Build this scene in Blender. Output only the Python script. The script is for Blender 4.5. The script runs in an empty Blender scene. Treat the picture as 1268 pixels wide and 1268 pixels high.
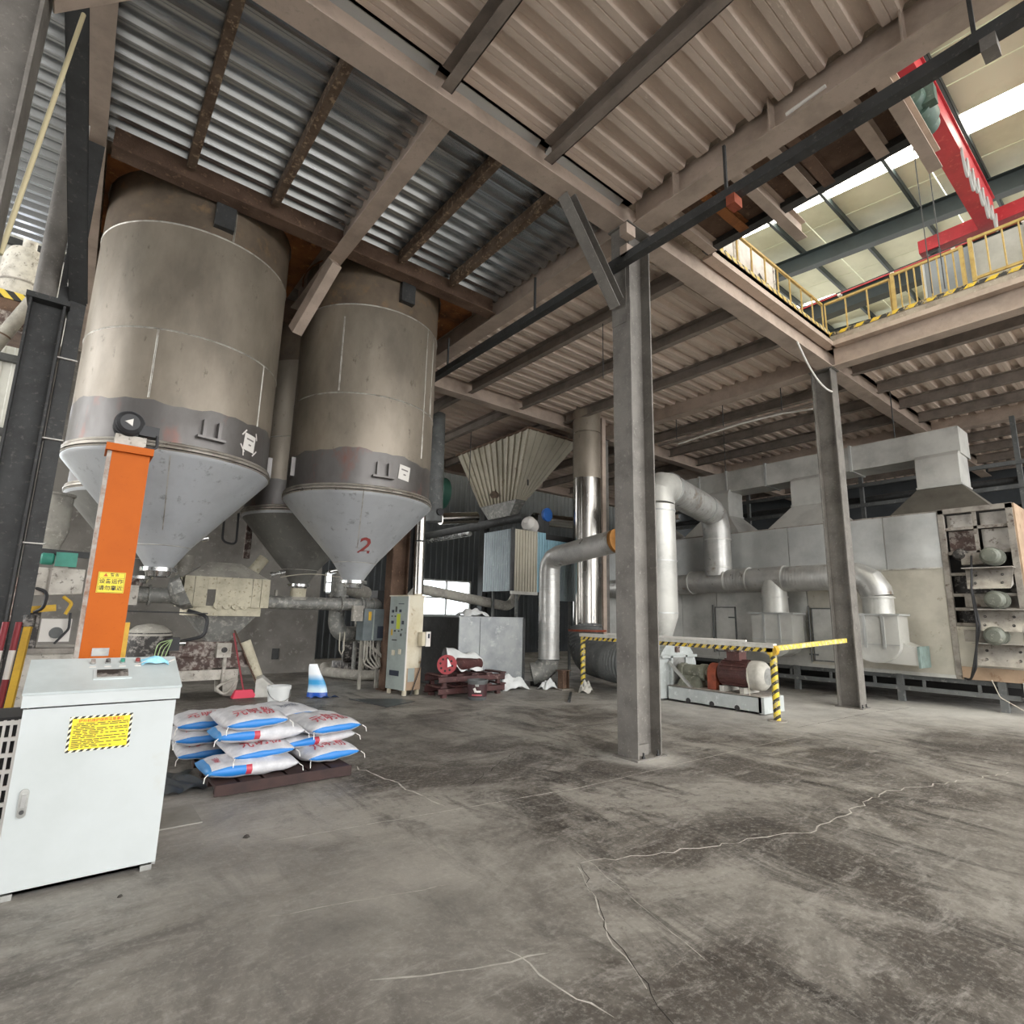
import bpy, bmesh, math, random
from mathutils import Vector, Matrix
random.seed(7)
SC = bpy.context.scene
COL = SC.collection
PI = math.pi

# ------------------------------------------------------------------ camera
# world axes: X runs along the main girders (to the right and away), Y along the joists (to the left and away)
F_PX, YAW, PITCH, ROLL = 680.6, math.radians(51.617), math.radians(10.604), math.radians(1.3196)
cam = bpy.data.cameras.new('camera'); cam_o = bpy.data.objects.new('camera', cam); COL.objects.link(cam_o)
cam.sensor_fit = 'HORIZONTAL'; cam.sensor_width = 36.0; cam.lens = 36.0 * F_PX / 1268.0
cam.clip_start = 0.05; cam.clip_end = 300
_f = Vector((math.cos(PITCH)*math.cos(YAW), math.cos(PITCH)*math.sin(YAW), math.sin(PITCH)))
_r = Vector((math.sin(YAW), -math.cos(YAW), 0)); _u = _r.cross(_f)
_c, _s = math.cos(ROLL), math.sin(ROLL)
_r2, _u2 = _r*_c + _u*_s, _u*_c - _r*_s
cam_o.matrix_world = Matrix(((_r2.x, _u2.x, -_f.x, 0), (_r2.y, _u2.y, -_f.y, 0), (_r2.z, _u2.z, -_f.z, 1.6), (0, 0, 0, 1)))
SC.camera = cam_o

# ------------------------------------------------------------------ world (overcast daylight through the open sides of the hall)
wd = bpy.data.worlds.new('overcast_sky'); SC.world = wd; wd.use_nodes = True
_bg = wd.node_tree.nodes['Background']; _bg.inputs[0].default_value = (1.0, 0.995, 0.985, 1); _bg.inputs[1].default_value = 4.8
SC.view_settings.view_transform = 'Standard'; SC.view_settings.look = 'None'
SC.view_settings.exposure = 0.3; SC.view_settings.gamma = 1.0; SC.view_settings.use_curve_mapping = False

# ------------------------------------------------------------------ materials
def lin(h):
    v = [int(h[i:i+2], 16)/255 for i in (0, 2, 4)]
    return tuple((x/12.92 if x <= .04045 else ((x+.055)/1.055)**2.4) for x in v) + (1,)
def newmat(name):
    m = bpy.data.materials.new(name); m.use_nodes = True
    nt = m.node_tree; b = nt.nodes['Principled BSDF']
    return m, nt, b
def nd(nt, t, **kw):
    n = nt.nodes.new(t)
    for k, v in kw.items(): setattr(n, k, v)
    return n
def math_n(nt, op, a, b=None):
    n = nd(nt, 'ShaderNodeMath', operation=op)
    for i, v in enumerate((a, b)):
        if v is None: continue
        if isinstance(v, (int, float)): n.inputs[i].default_value = v
        else: nt.links.new(v, n.inputs[i])
    return n.outputs[0]
def mixc(nt, fac, a, b):
    n = nd(nt, 'ShaderNodeMix', data_type='RGBA')
    for s, v in ((n.inputs[0], fac), (n.inputs[6], a), (n.inputs[7], b)):
        if isinstance(v, (int, float, tuple)): s.default_value = v
        else: nt.links.new(v, s)
    return n.outputs[2]
def noise(nt, vec, scale, detail=5, rough=.6, dist=0):
    n = nd(nt, 'ShaderNodeTexNoise'); n.inputs['Scale'].default_value = scale; n.inputs['Detail'].default_value = detail
    n.inputs['Roughness'].default_value = rough; n.inputs['Distortion'].default_value = dist
    nt.links.new(vec, n.inputs['Vector']); return n.outputs[0]
def ramp(nt, v, lo, hi):
    n = nd(nt, 'ShaderNodeMapRange'); n.inputs[1].default_value = lo; n.inputs[2].default_value = hi
    nt.links.new(v, n.inputs[0]); return n.outputs[0]
def objco(nt, scale=(1, 1, 1)):
    t = nd(nt, 'ShaderNodeTexCoord')
    if scale == (1, 1, 1): return t.outputs['Object']
    m = nd(nt, 'ShaderNodeMapping'); m.inputs['Scale'].default_value = scale
    nt.links.new(t.outputs['Object'], m.inputs['Vector']); return m.outputs[0]
MATS = {}
def M(name, col, col2=None, rough=.6, metal=0.0, scale=2.5, lo=.42, hi=.68, stretch=(1, 1, 1), bump=0.0, bscale=60, col3=None, scale3=12, lo3=.58, hi3=.7, spec=.5):
    """painted, dusty or rusted surface: base colour with noise patches of col2 and finer specks of col3"""
    m, nt, b = newmat(name); v = objco(nt, stretch)
    c = lin(col)
    if col2:
        c = mixc(nt, ramp(nt, noise(nt, v, scale, 6, .62), lo, hi), c, lin(col2))
    if col3:
        c = mixc(nt, ramp(nt, noise(nt, v, scale3, 4, .7), lo3, hi3), c, lin(col3))
    if isinstance(c, tuple): b.inputs['Base Color'].default_value = c
    else: nt.links.new(c, b.inputs['Base Color'])
    b.inputs['Metallic'].default_value = metal; b.inputs['Specular IOR Level'].default_value = spec
    b.inputs['Roughness'].default_value = rough
    if col2 and metal > .3:
        r = ramp(nt, noise(nt, v, scale*1.7, 4), .3, .7)
        nt.links.new(math_n(nt, 'ADD', math_n(nt, 'MULTIPLY', r, .22), max(.05, rough-.1)), b.inputs['Roughness'])
    if bump:
        bp = nd(nt, 'ShaderNodeBump'); bp.inputs['Strength'].default_value = bump; bp.inputs['Distance'].default_value = .02
        nt.links.new(noise(nt, v, bscale, 3), bp.inputs['Height']); nt.links.new(bp.outputs[0], b.inputs['Normal'])
    MATS[name] = m; return m
def emis(name, col, s):
    m, nt, b = newmat(name); b.inputs['Base Color'].default_value = (0, 0, 0, 1)
    b.inputs['Emission Color'].default_value = lin(col); b.inputs['Emission Strength'].default_value = s
    MATS[name] = m; return m
def stripes(name, d, period, ca, cb, duty=.5, wear=None):
    """hazard tape: diagonal bands along the direction d of the object's own coordinates"""
    m, nt, b = newmat(name); v = objco(nt)
    dp = nd(nt, 'ShaderNodeVectorMath', operation='DOT_PRODUCT'); nt.links.new(v, dp.inputs[0]); dp.inputs[1].default_value = d
    fr = math_n(nt, 'FRACT', math_n(nt, 'DIVIDE', dp.outputs['Value'], period))
    c = mixc(nt, math_n(nt, 'GREATER_THAN', fr, duty), lin(ca), lin(cb))
    if wear: c = mixc(nt, ramp(nt, noise(nt, v, 14, 4, .7), .52, .6), c, lin(wear))
    nt.links.new(c, b.inputs['Base Color']); b.inputs['Roughness'].default_value = .55
    MATS[name] = m; return m

# ------------------------------------------------------------------ mesh builder
class B:
    def __init__(s): s.v = []; s.f = []
    def add(s, vs, fs):
        o = len(s.v); s.v += [tuple(p) for p in vs]; s.f += [tuple(i+o for i in f) for f in fs]; return s
    def box(s, x0, x1, y0, y1, z0, z1):
        return s.add([(x, y, z) for z in (z0, z1) for x, y in ((x0, y0), (x1, y0), (x1, y1), (x0, y1))],
                     [(3, 2, 1, 0), (4, 5, 6, 7), (0, 1, 5, 4), (1, 2, 6, 5), (2, 3, 7, 6), (3, 0, 4, 7)])
    def obox(s, c, size, R=None):
        R = R or Matrix.Identity(3); c = Vector(c); hx, hy, hz = (q/2 for q in size)
        return s.add([c + R @ Vector((x*hx, y*hy, z*hz)) for z in (-1, 1) for x, y in ((-1, -1), (1, -1), (1, 1), (-1, 1))],
                     [(3, 2, 1, 0), (4, 5, 6, 7), (0, 1, 5, 4), (1, 2, 6, 5), (2, 3, 7, 6), (3, 0, 4, 7)])
    def bar(s, p0, p1, w, h, up=(0, 0, 1)):
        """rectangular bar between two points: w across, h along up"""
        R, L, c = frame(p0, p1, up); return s.obox(c, (w, h, L), R)
    def hull8(s, lower, upper):
        """frustum between two quads of 3-D points"""
        return s.add(list(lower)+list(upper), [(3, 2, 1, 0), (4, 5, 6, 7), (0, 1, 5, 4), (1, 2, 6, 5), (2, 3, 7, 6), (3, 0, 4, 7)])
    def extr(s, poly, vec):
        n = len(poly); vec = Vector(vec)
        return s.add(list(poly)+[Vector(p)+vec for p in poly], [tuple(range(n-1, -1, -1)), tuple(range(n, 2*n))] + [(i, (i+1) % n, (i+1) % n+n, i+n) for i in range(n)])
    def rings(s, rings, caps=True, close=False):
        n = len(rings[0]); vs = [p for r in rings for p in r]; fs = []
        m = len(rings)
        for k in range(m if close else m-1):
            a, b = k*n, ((k+1) % m)*n
            fs += [(a+i, a+(i+1) % n, b+(i+1) % n, b+i) for i in range(n)]
        if caps and not close: fs += [tuple(range(n-1, -1, -1)), tuple(range((m-1)*n, m*n))]
        return s.add(vs, fs)
    def prof(s, p0, p1, pr, n=20, caps=True):
        """surface of revolution about the axis p0-p1; pr = [(distance along in metres, radius)]"""
        p0, p1 = Vector(p0), Vector(p1); R, L, c = frame(p0, p1, (0, 0, 1)); ax = (p1-p0).normalized()
        return s.rings([[p0 + ax*t + R @ Vector((r*math.cos(2*PI*i/n), r*math.sin(2*PI*i/n), 0)) for i in range(n)] for t, r in pr], caps)
    def cyl(s, p0, p1, r0, r1=None, n=20, caps=True):
        L = (Vector(p1)-Vector(p0)).length
        return s.prof(p0, p1, [(0, r0), (L, r0 if r1 is None else r1)], n, caps)
    def tube(s, pts, r, n=10, caps=True, close=False):
        pts = [Vector(p) for p in pts]; m = len(pts); rs = []
        t0 = (pts[1]-pts[0]).normalized(); a = Vector((0, 0, 1)) if abs(t0.z) < .9 else Vector((1, 0, 0))
        nrm = (a - t0*a.dot(t0)).normalized()
        for i in range(m):
            if close: t = (pts[(i+1) % m]-pts[i-1]).normalized()
            else: t = (pts[min(i+1, m-1)]-pts[max(i-1, 0)]).normalized()
            nrm = (nrm - t*nrm.dot(t)).normalized(); bn = t.cross(nrm)
            k = r[i] if isinstance(r, (list, tuple)) else r
            rs.append([pts[i] + (nrm*math.cos(2*PI*j/n) + bn*math.sin(2*PI*j/n))*k for j in range(n)])
        return s.rings(rs, caps, close)
    def lathe(s, pr, cx, cy, n=48, caps=False):
        return s.rings([[(cx+r*math.cos(2*PI*i/n), cy+r*math.sin(2*PI*i/n), z) for i in range(n)] for r, z in pr], caps)
    def ibeam(s, p0, p1, w, h, tf=.018, tw=.012, up=(0, 0, 1)):
        """H section: flange width w, depth h along up"""
        R, L, c = frame(p0, p1, up)
        for dy, ww, hh in ((h/2-tf/2, w, tf), (-h/2+tf/2, w, tf), (0, tw, h-2*tf)):
            s.obox(c + R @ Vector((0, dy, 0)), (ww, hh, L), R)
        return s
    def chan(s, p0, p1, w, h, t=.01, up=(0, 0, 1), side=1):
        R, L, c = frame(p0, p1, up)
        s.obox(c + R @ Vector((-side*(w/2-t/2), 0, 0)), (t, h, L), R)
        for k in (-1, 1): s.obox(c + R @ Vector((0, k*(h/2-t/2), 0)), (w, t, L), R)
        return s
    def grid(s, fn, nu, nv):
        vs = [fn(i/nu, j/nv) for j in range(nv+1) for i in range(nu+1)]
        return s.add(vs, [(j*(nu+1)+i, j*(nu+1)+i+1, (j+1)*(nu+1)+i+1, (j+1)*(nu+1)+i) for j in range(nv) for i in range(nu)])
    def mesh(s, name, mat, smooth=35, normals=True):
        me = bpy.data.meshes.new(name); me.from_pydata(s.v, [], s.f); me.update()
        if normals and len(s.f) < 20000:
            bm = bmesh.new(); bm.from_mesh(me); bmesh.ops.recalc_face_normals(bm, faces=bm.faces); bm.to_mesh(me); bm.free()
        if smooth:
            me.polygons.foreach_set('use_smooth', [True]*len(me.polygons)); me.set_sharp_from_angle(angle=math.radians(smooth))
        me.materials.append(MATS[mat] if isinstance(mat, str) else mat); return me
    def build(s, name, mat, parent=None, smooth=35, normals=True):
        return link(name, s.mesh(name, mat, smooth, normals), parent)
def frame(p0, p1, up):
    p0, p1 = Vector(p0), Vector(p1); d = p1-p0; L = d.length; z = d/L; up = Vector(up)
    if abs(z.dot(up.normalized())) > .999: up = Vector((1, 0, 0)) if abs(z.x) < .9 else Vector((0, 1, 0))
    y = (up - z*up.dot(z)).normalized(); x = y.cross(z)
    return Matrix(((x.x, y.x, z.x), (x.y, y.y, z.y), (x.z, y.z, z.z))), L, (p0+p1)/2
def link(name, data, parent=None):
    o = bpy.data.objects.new(name, data); COL.objects.link(o)
    if parent is not None:
        o.parent = parent
        if parent.parent is None: o.location = -Vector(parent.location)   # meshes are built in world coordinates
    return o
def tag(o, label, cat, group=None):
    o['label'] = label; o['category'] = cat
    if group: o['group'] = group
    return o
def thing(name, loc, label, cat, group=None):
    """an Empty at a thing's base; its parts are built in world coordinates (moved back by the Empty's location)"""
    o = bpy.data.objects.new(name, None); COL.objects.link(o); o.location = loc; o.empty_display_size = .1
    return tag(o, label, cat, group)
def struct(o): o['kind'] = 'structure'; return o
def rotz(a): return Matrix.Rotation(a, 3, 'Z')
def arc_pts(pts, rad, seg=6):
    """polyline with its corners rounded"""
    pts = [Vector(p) for p in pts]; out = [pts[0]]
    for a, b, c in zip(pts, pts[1:], pts[2:]):
        u, w = (a-b).normalized(), (c-b).normalized(); ang = u.angle(w)
        t = min(rad/math.tan(ang/2), (a-b).length*.49, (c-b).length*.49); p, q = b+u*t, b+w*t
        for k in range(seg+1):
            x = k/seg; out.append(p*(1-x)**2 + b*2*x*(1-x) + q*x*x)
    out.append(pts[-1]); return out
def sag(p0, p1, d, n=12):
    p0, p1 = Vector(p0), Vector(p1)
    return [p0.lerp(p1, i/n) - Vector((0, 0, d*4*(i/n)*(1-i/n))) for i in range(n+1)]
def ribduct(b, p0, p1, r, step=.12, h=.008, n=24):
    L = (Vector(p1)-Vector(p0)).length; k = max(1, int(L/step)); pr = [(0, r)]
    for i in range(k):
        t = (i+.5)*L/k; pr += [(t-.006, r), (t-.004, r+h*.6), (t+.004, r+h*.6), (t+.006, r)]
    pr.append((L, r)); return b.prof(p0, p1, pr, n)
def text_mesh(body, size, space=1.0):
    cu = bpy.data.curves.new('lettering', 'FONT'); cu.body = body; cu.size = size; cu.align_x = 'CENTER'; cu.align_y = 'CENTER'
    cu.space_character = space; cu.offset = size*.016; cu.resolution_u = 2; cu.space_line = 1.0
    ob = bpy.data.objects.new('lettering', cu); COL.objects.link(ob)
    ev = ob.evaluated_get(bpy.context.evaluated_depsgraph_get()); me = ev.to_mesh()
    vs = [tuple(v.co) for v in me.vertices]; fs = [tuple(p.vertices) for p in me.polygons]
    ev.to_mesh_clear(); bpy.data.objects.remove(ob); bpy.data.curves.remove(cu)
    return vs, fs
def letters(body, size, mat, parent, fn, name='lettering', space=1.0):
    """flat printed characters laid on a surface; fn maps the text plane (u right, v up) to the surface"""
    vs, fs = text_mesh(body, size, space); b = B(); b.add([fn(x, y) for x, y, z in vs], fs)
    return b.build(name, mat, parent, smooth=0, normals=False)
def plane_fn(o, ux, uy): 
    o, ux, uy = Vector(o), Vector(ux), Vector(uy); return lambda a, b: o+ux*a+uy*b
def hexbolt(b, p, ax, r=.012, h=.01):
    p = Vector(p); return b.cyl(p, p+Vector(ax)*h, r, n=6)

# ================================================================== materials of the place
M('steel_grey', '77736d', '5e5a55', rough=.62, scale=3, col3='8c8780', scale3=25, bump=.15)
M('steel_dark', '3a3b3b', '2b2b2b', rough=.6, scale=4, col3='55534f', scale3=20)
M('steel_tan', 'b8a799', '9f9083', rough=.75, scale=2.2, col3='a5998a', scale3=18, bump=.1)
M('joist_dark', '8c8178', '736a62', rough=.75, scale=3, col3='857b6f', scale3=18)
M('rust_joist', '6e5d4e', '4d3b2e', rough=.85, scale=5, col3='a08a72', scale3=16, lo3=.55, hi3=.62, bump=.3)
M('rust_brown', '6b5546', '4b372b', rough=.85, scale=3, col3='8a6f58', scale3=12, bump=.25)
M('rust_orange', '9a6236', '5f3c26', rough=.9, scale=2.2, col3='c08a52', scale3=7, bump=.3)
M('deck_dusty', 'dccbbd', 'c4b4a6', rough=.8, scale=1.2, col3='e3d5c8', scale3=20, stretch=(.5, 2, 1))
M('deck_zinc', 'b9bdc0', None, rough=.24, metal=.9)
M('concrete_edge', 'aa9f90', '877c6f', rough=.9, scale=4, col3='c5baa8', scale3=22, bump=.4)
M('concrete_wall', '84807a', '67635d', rough=.9, scale=.9, col3='93908a', scale3=7, bump=.2)
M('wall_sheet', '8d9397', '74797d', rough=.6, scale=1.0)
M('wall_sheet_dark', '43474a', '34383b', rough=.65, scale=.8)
M('pale_sheet', 'b5b4ad', '98978f', rough=.6, scale=1.2)
M('roof_cream', 'c9cbb4', 'b3b59d', rough=.65, scale=.6)
M('rafter_green', '2e3839', '262e2e', rough=.55, scale=2)
M('window_frame', 'b9bbb9', rough=.5)
emis('skylight', 'fffbea', 12.0)
emis('lamp_white', 'f1f3ff', 30.0)
m, nt, b = newmat('window_glass'); MATS['window_glass'] = m
_t = nd(nt, 'ShaderNodeBsdfTransparent'); _g = nd(nt, 'ShaderNodeBsdfGlossy'); _g.inputs['Roughness'].default_value = .08
_x = nd(nt, 'ShaderNodeMixShader'); _x.inputs[0].default_value = .08
_t.inputs[0].default_value = (.9, .93, .95, 1)
nt.links.new(_t.outputs[0], _x.inputs[1]); nt.links.new(_g.outputs[0], _x.inputs[2]); nt.links.new(_x.outputs[0], nt.nodes['Material Output'].inputs[0])

# floor: worn power-floated concrete with dark traffic areas, pale dust, painted sunlit patches and scuffs
m, nt, b = newmat('floor_concrete'); MATS['floor_concrete'] = m
v = objco(nt)
c = mixc(nt, ramp(nt, noise(nt, v, .7, 8, .68, .8), .42, .58), lin('4d4741'), lin('8a857d'))
c = mixc(nt, ramp(nt, noise(nt, objco(nt, (1.6, .55, 1)), 1.3, 9, .74, 1.2), .50, .66), c, lin('35302c'))
c = mixc(nt, math_n(nt, 'MULTIPLY', ramp(nt, noise(nt, objco(nt, (.8, 2.6, 1)), 2.2, 9, .78, .5), .53, .70), .7), c, lin('a09b94'))
c = mixc(nt, math_n(nt, 'MULTIPLY', ramp(nt, noise(nt, v, 26, 6, .8), .50, .70), .45), c, lin('b0aca4'))
c = mixc(nt, math_n(nt, 'MULTIPLY', ramp(nt, noise(nt, v, 9, 7, .78), .54, .68), .6), c, lin('3f3b36'))
def dust(px, py, r, amt, colr, c, soft=.6):
    d = nd(nt, 'ShaderNodeVectorMath', operation='DISTANCE'); nt.links.new(v, d.inputs[0]); d.inputs[1].default_value = (px, py, 0)
    wob = math_n(nt, 'ADD', d.outputs['Value'], math_n(nt, 'MULTIPLY', noise(nt, v, 1.6, 5, .7), r*.9))
    k = ramp(nt, wob, r*1.55, r*(1.55-soft))
    return mixc(nt, math_n(nt, 'MULTIPLY', k, amt), c, lin(colr))
c = dust(10.6, 6.0, 3.2, .75, 'd9d6cf', c, .9)  # white dust around the motor together with sunlight painted into the floor colour
c = dust(13.3, 3.2, 2.2, .7, 'd9d6cf', c, .9)  # dust at the oven foot, with the sunlit floor there painted in
c = dust(5.55, 4.35, .55, .7, 'c9c5bd', c, .8)
c = dust(7.2, 10.2, 2.6, .45, 'b5b1aa', c, .9)
c = dust(1.6, 3.3, 1.5, .5, 'a7a29a', c, .9)
c = dust(0.6, 5.2, 1.6, .5, 'aca8a1', c, .9)
c = dust(1.3, 3.0, .30, .6, '3a3733', c, 1.3)
c = dust(1.9, 2.9, .30, .6, '3a3733', c, 1.3)
c = dust(3.4, 7.3, 1.8, .45, '4a4540', c, .9)
c = dust(3.4, 12.2, 2.0, .5, '57534d', c, .9)
nt.links.new(c, b.inputs['Base Color'])
nt.links.new(math_n(nt, 'ADD', math_n(nt, 'MULTIPLY', noise(nt, v, 3, 5), .5), .33), b.inputs['Roughness'])
bp = nd(nt, 'ShaderNodeBump'); bp.inputs['Strength'].default_value = .25; bp.inputs['Distance'].default_value = .01
nt.links.new(noise(nt, v, 30, 6, .7), bp.inputs['Height']); nt.links.new(bp.outputs[0], b.inputs['Normal'])
M('crack_pale', 'b9b4ab', '8f8a82', rough=.95, scale=9)
M('crack_dark', '3a3632', rough=.95)

# ================================================================== floor
floor = struct(B().box(-22, 32, -24, 30, -.3, 0).build('floor', 'floor_concrete'))
def crack(pts, w, mat, jit=.03, seed=1, name='crack'):
    rnd = random.Random(seed); P = []
    for a, c2 in zip(pts, pts[1:]):
        a, c2 = Vector(a), Vector(c2); n = max(2, int((c2-a).length/.09))
        P += [a.lerp(c2, i/n) + Vector((rnd.uniform(-jit, jit), rnd.uniform(-jit, jit))) for i in range(n)]
    P.append(Vector(pts[-1])); L = []; Rr = []
    for i, p in enumerate(P):
        t = (P[min(i+1, len(P)-1)]-P[max(i-1, 0)]).normalized(); k = w*rnd.uniform(.35, 1.0)*(.4 if i in (0, len(P)-1) else 1)
        L.append((p.x-t.y*k, p.y+t.x*k, .0015)); Rr.append((p.x+t.y*k, p.y-t.x*k, .0015))
    n = len(P); b = B().add(L+Rr, [(i, i+n, i+n+1, i+1) for i in range(n-1)])
    return b.build(name, mat, floor, smooth=0)
crack([(1.39, 4.32), (4.06, 3.96), (7.12, 3.92), (8.6, 3.85)], .007, 'crack_pale', .006, 1, 'floor_joint')
crack([(2.58, 5.79), (2.67, 5.06), (2.72, 4.26)], .010, 'crack_pale', .03, 2)
crack([(2.87, 2.8), (2.42, 2.19), (2.23, 1.78), (2.15, 1.65), (2.05, 1.2)], .003, 'crack_dark', .02, 3)
crack([(2.83, 2.78), (2.40, 2.15), (2.21, 1.76)], .006, 'crack_pale', .02, 13)
crack([(1.27, 2.54), (1.58, 2.36), (2.04, 2.21)], .007, 'crack_pale', .012, 4)
crack([(2.87, 2.8), (3.98, 2.42), (4.72, 2.17), (6.46, 2.18), (8.5, 1.6)], .008, 'crack_pale', .03, 5)
crack([(1.04, 3.32), (2.03, 3.06)], .005, 'crack_pale', .02, 6)
crack([(1.89, 2.4), (1.96, 1.73)], .006, 'crack_pale', .03, 7)
crack([(5.2, 3.4), (8.4, 1.2)], .004, 'crack_dark', .01, 8)
crack([(3.0, 3.0), (2.6, 1.7)], .0025, 'crack_pale', .01, 9)
crack([(3.2, 4.6), (4.4, 5.4)], .004, 'crack_dark', .02, 10)
crack([(9.0, 4.2), (11.6, 4.1), (13.2, 3.9)], .006, 'crack_dark', .01, 11)
for k, (px, py, s, lab_) in enumerate(((1.22, 4.50, .03, 'dark lump of debris on the floor between the control desk and the pale floor joint'), (.45, 4.02, .018, 'small dark crumb on the floor right before the control desk'))):
    rnd = random.Random(40+k); b = B()
    ring = [(px+s*rnd.uniform(.5, 1)*math.cos(a), py+s*rnd.uniform(.5, 1)*math.sin(a), 0) for a in [i*PI/4 for i in range(8)]]
    b.rings([ring, [(px+(x-px)*.6, py+(y-py)*.6, s*.5) for x, y, z in ring]])
    tag(b.build('debris_lump', 'crack_dark'), lab_, 'debris')

# ================================================================== mezzanine deck overhead (ceiling)
ceiling = struct(link('ceiling', None)); ceiling.empty_display_size = .1
ZD = 7.26          # underside of the deck ribs
def deck_sheet(x0, x1, y0, y1, mat, pitch=.344, depth=.09, duty=.45, z=ZD, name='deck_sheet', slope=.11):
    n = max(1, round((y1-y0)/pitch)); p = (y1-y0)/n; prof = []
    for i in range(n):
        y = y0+i*p; s = p*slope; w = p*duty
        prof += [(y+s*.5, z+depth), (y+s*1.5, z), (y+s*1.5+w*.45, z), (y+s*1.5+w*.5, z+.012), (y+s*1.5+w*.55, z), (y+s*1.5+w, z), (y+s*2.5+w, z+depth)]
    b = B(); m = len(prof)
    b.add([(x0, y, zz) for y, zz in prof]+[(x1, y, zz) for y, zz in prof], [(i, i+1, i+1+m, i+m) for i in range(m-1)])
    return b.build(name, mat, ceiling, smooth=0, normals=False)
# concrete slab over the sheets (with the crane opening X 7.3-12, Y < 4.4 left out)
sl = B()
for x0, x1, y0, y1 in ((-7, 5.5, -2.2, 4.6), (12.0, 25.5, -2.2, 4.6), (-.6, 25.5, 4.3, 17.6)):
    sl.box(x0, x1, y0, y1, 7.352, 7.60)
sl.box(5.5, 7.2, 1.46, 4.3, 7.456, 7.60)
sl.build('deck_slab', 'concrete_edge', ceiling, smooth=0)
# girders along X
for y, x0, x1 in ((4.45, -7, 25.4), (10.95, 5.5, 25.4), (17.45, 5.5, 25.4), (-2.05, -7, 5.5)):
    B().ibeam((x0, y, 7.14), (x1, y, 7.14), .3, .48).build('girder', 'steel_tan', ceiling, smooth=0)
B().ibeam((-.3, 7.47, 7.15), (5.35, 7.47, 7.15), .24, .44).build('girder', 'rust_brown', ceiling, smooth=0)
# beams along Y between the columns
for x, y0, y1, mt in ((5.5, -2, 4.3, 'steel_tan'), (5.5, 4.6, 10.8, 'steel_tan'), (5.5, 11.1, 17.3, 'steel_tan'), (12.05, 4.6, 10.8, 'steel_tan'), (12.05, 11.1, 17.3, 'steel_tan'), (12.05, -2, 4.3, 'steel_tan'), (18.6, -2, 4.3, 'steel_tan'), (18.6, 4.6, 10.8, 'steel_tan'), (-.5, 4.6, 14, 'steel_tan'), (2.54, 4.6, 9.6, 'steel_tan')):
    B().ibeam((x, y0, 7.135), (x, y1, 7.135), .3 if x != 2.54 else .22, .49 if x != 2.54 else .42).build('beam', mt, ceiling, smooth=0)
# joists along Y
def joist(x, y0, y1, mat='joist_dark', h=.27, w=.13):
    B().chan((x, y0, ZD-h/2), (x, y1, ZD-h/2), w, h, .012, side=1).build('joist', mat, ceiling, smooth=0)
for x in (-3.4, -1.95, .95, 2.4, 3.84): joist(x, -2, 4.3)
for x in (.5, 1.52, 3.45, 4.4):
    B().bar((x, 4.6, 7.17), (x, 7.36, 7.17), .10, .17).build('joist', 'rust_joist', ceiling, smooth=0)
for i in range(1, 12):
    x = 5.5+1.635*i
    if abs(x-12.05) < .3 or abs(x-18.6) < .3: continue
    joist(x, 4.6, 10.8); joist(x, 11.1, 17.3)
for i in range(9):
    x = 12.94+1.5*i
    if abs(x-18.6) < .4: continue
    joist(x, -2, 4.3)
# profiled sheets, one per joist bay
xs = [-7, -3.4, -1.95, -.5, .95, 2.4, 3.84, 5.42]
for a, c2 in zip(xs, xs[1:]): deck_sheet(a, c2, -2, 4.42, 'deck_dusty')
for a, c2 in zip([-.5, .5, 1.52, 2.54, 3.45, 4.4], [.5, 1.52, 2.54, 3.45, 4.4, 5.45]): deck_sheet(a, c2, 4.47, 7.85, 'deck_zinc', .225, .075, .30, slope=.2)
deck_sheet(-4.5, -.5, 4.47, 11, 'deck_zinc', .225, .075, .30, slope=.2)
xs = [5.5+1.635*i for i in range(0, 13)]
for a, c2 in zip(xs, xs[1:]):
    deck_sheet(a, c2, 4.47, 10.93, 'deck_dusty'); deck_sheet(a, c2, 10.97, 17.45, 'deck_dusty')
xs = [12.1]+[12.94+1.5*i for i in range(9)]
for a, c2 in zip(xs, xs[1:]): deck_sheet(a, c2, -2, 4.42, 'deck_dusty')
M('zinc_trim', 'd0d2d2', rough=.3, metal=.6)
for a, c2 in zip([-7, -3.3, -1.85, -.35, 1.02, 2.47, 3.91], [-3.5, -2.05, -.65, .88, 2.33, 3.77, 5.3]): B().add([(a, 4.455, 7.25), (c2, 4.455, 7.25), (c2, 4.36, 7.30), (a, 4.36, 7.30)], [(0, 1, 2, 3)]).box(a, c2, 4.36, 4.45, 7.30, 7.31).build('closure_strip', 'zinc_trim', ceiling, smooth=0)
# rusty filler plates around the silos
for x0, x1 in ((-.35, 2.42), (2.66, 5.35)):
    cx = .91 if x0 < 0 else 3.66; b = B(); n = 32
    outer = []; inner = []
    for i in range(n):
        a = 2*PI*i/n; ca, sa = math.cos(a), math.sin(a)
        t = min((x1-cx if ca > 0 else cx-x0)/max(1e-6, abs(ca)), (1.55 if sa > 0 else 1.0)/max(1e-6, abs(sa)))
        t = max(t, 1.24)
        inner.append((cx+1.22*ca, 8.84+1.22*sa)); outer.append((cx+t*ca, 8.84+t*sa))
    b.add([(x, y, 7.235) for x, y in inner]+[(x, y, 7.245) for x, y in outer], [(i, (i+1) % n, (i+1) % n+n, i+n) for i in range(n)])
    b.build('filler_plate', 'rust_orange', ceiling, smooth=0)
B().box(-.35, 5.4, 9.9, 10.8, 7.24, 7.25).build('filler_plate', 'rust_brown', ceiling, smooth=0)

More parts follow.
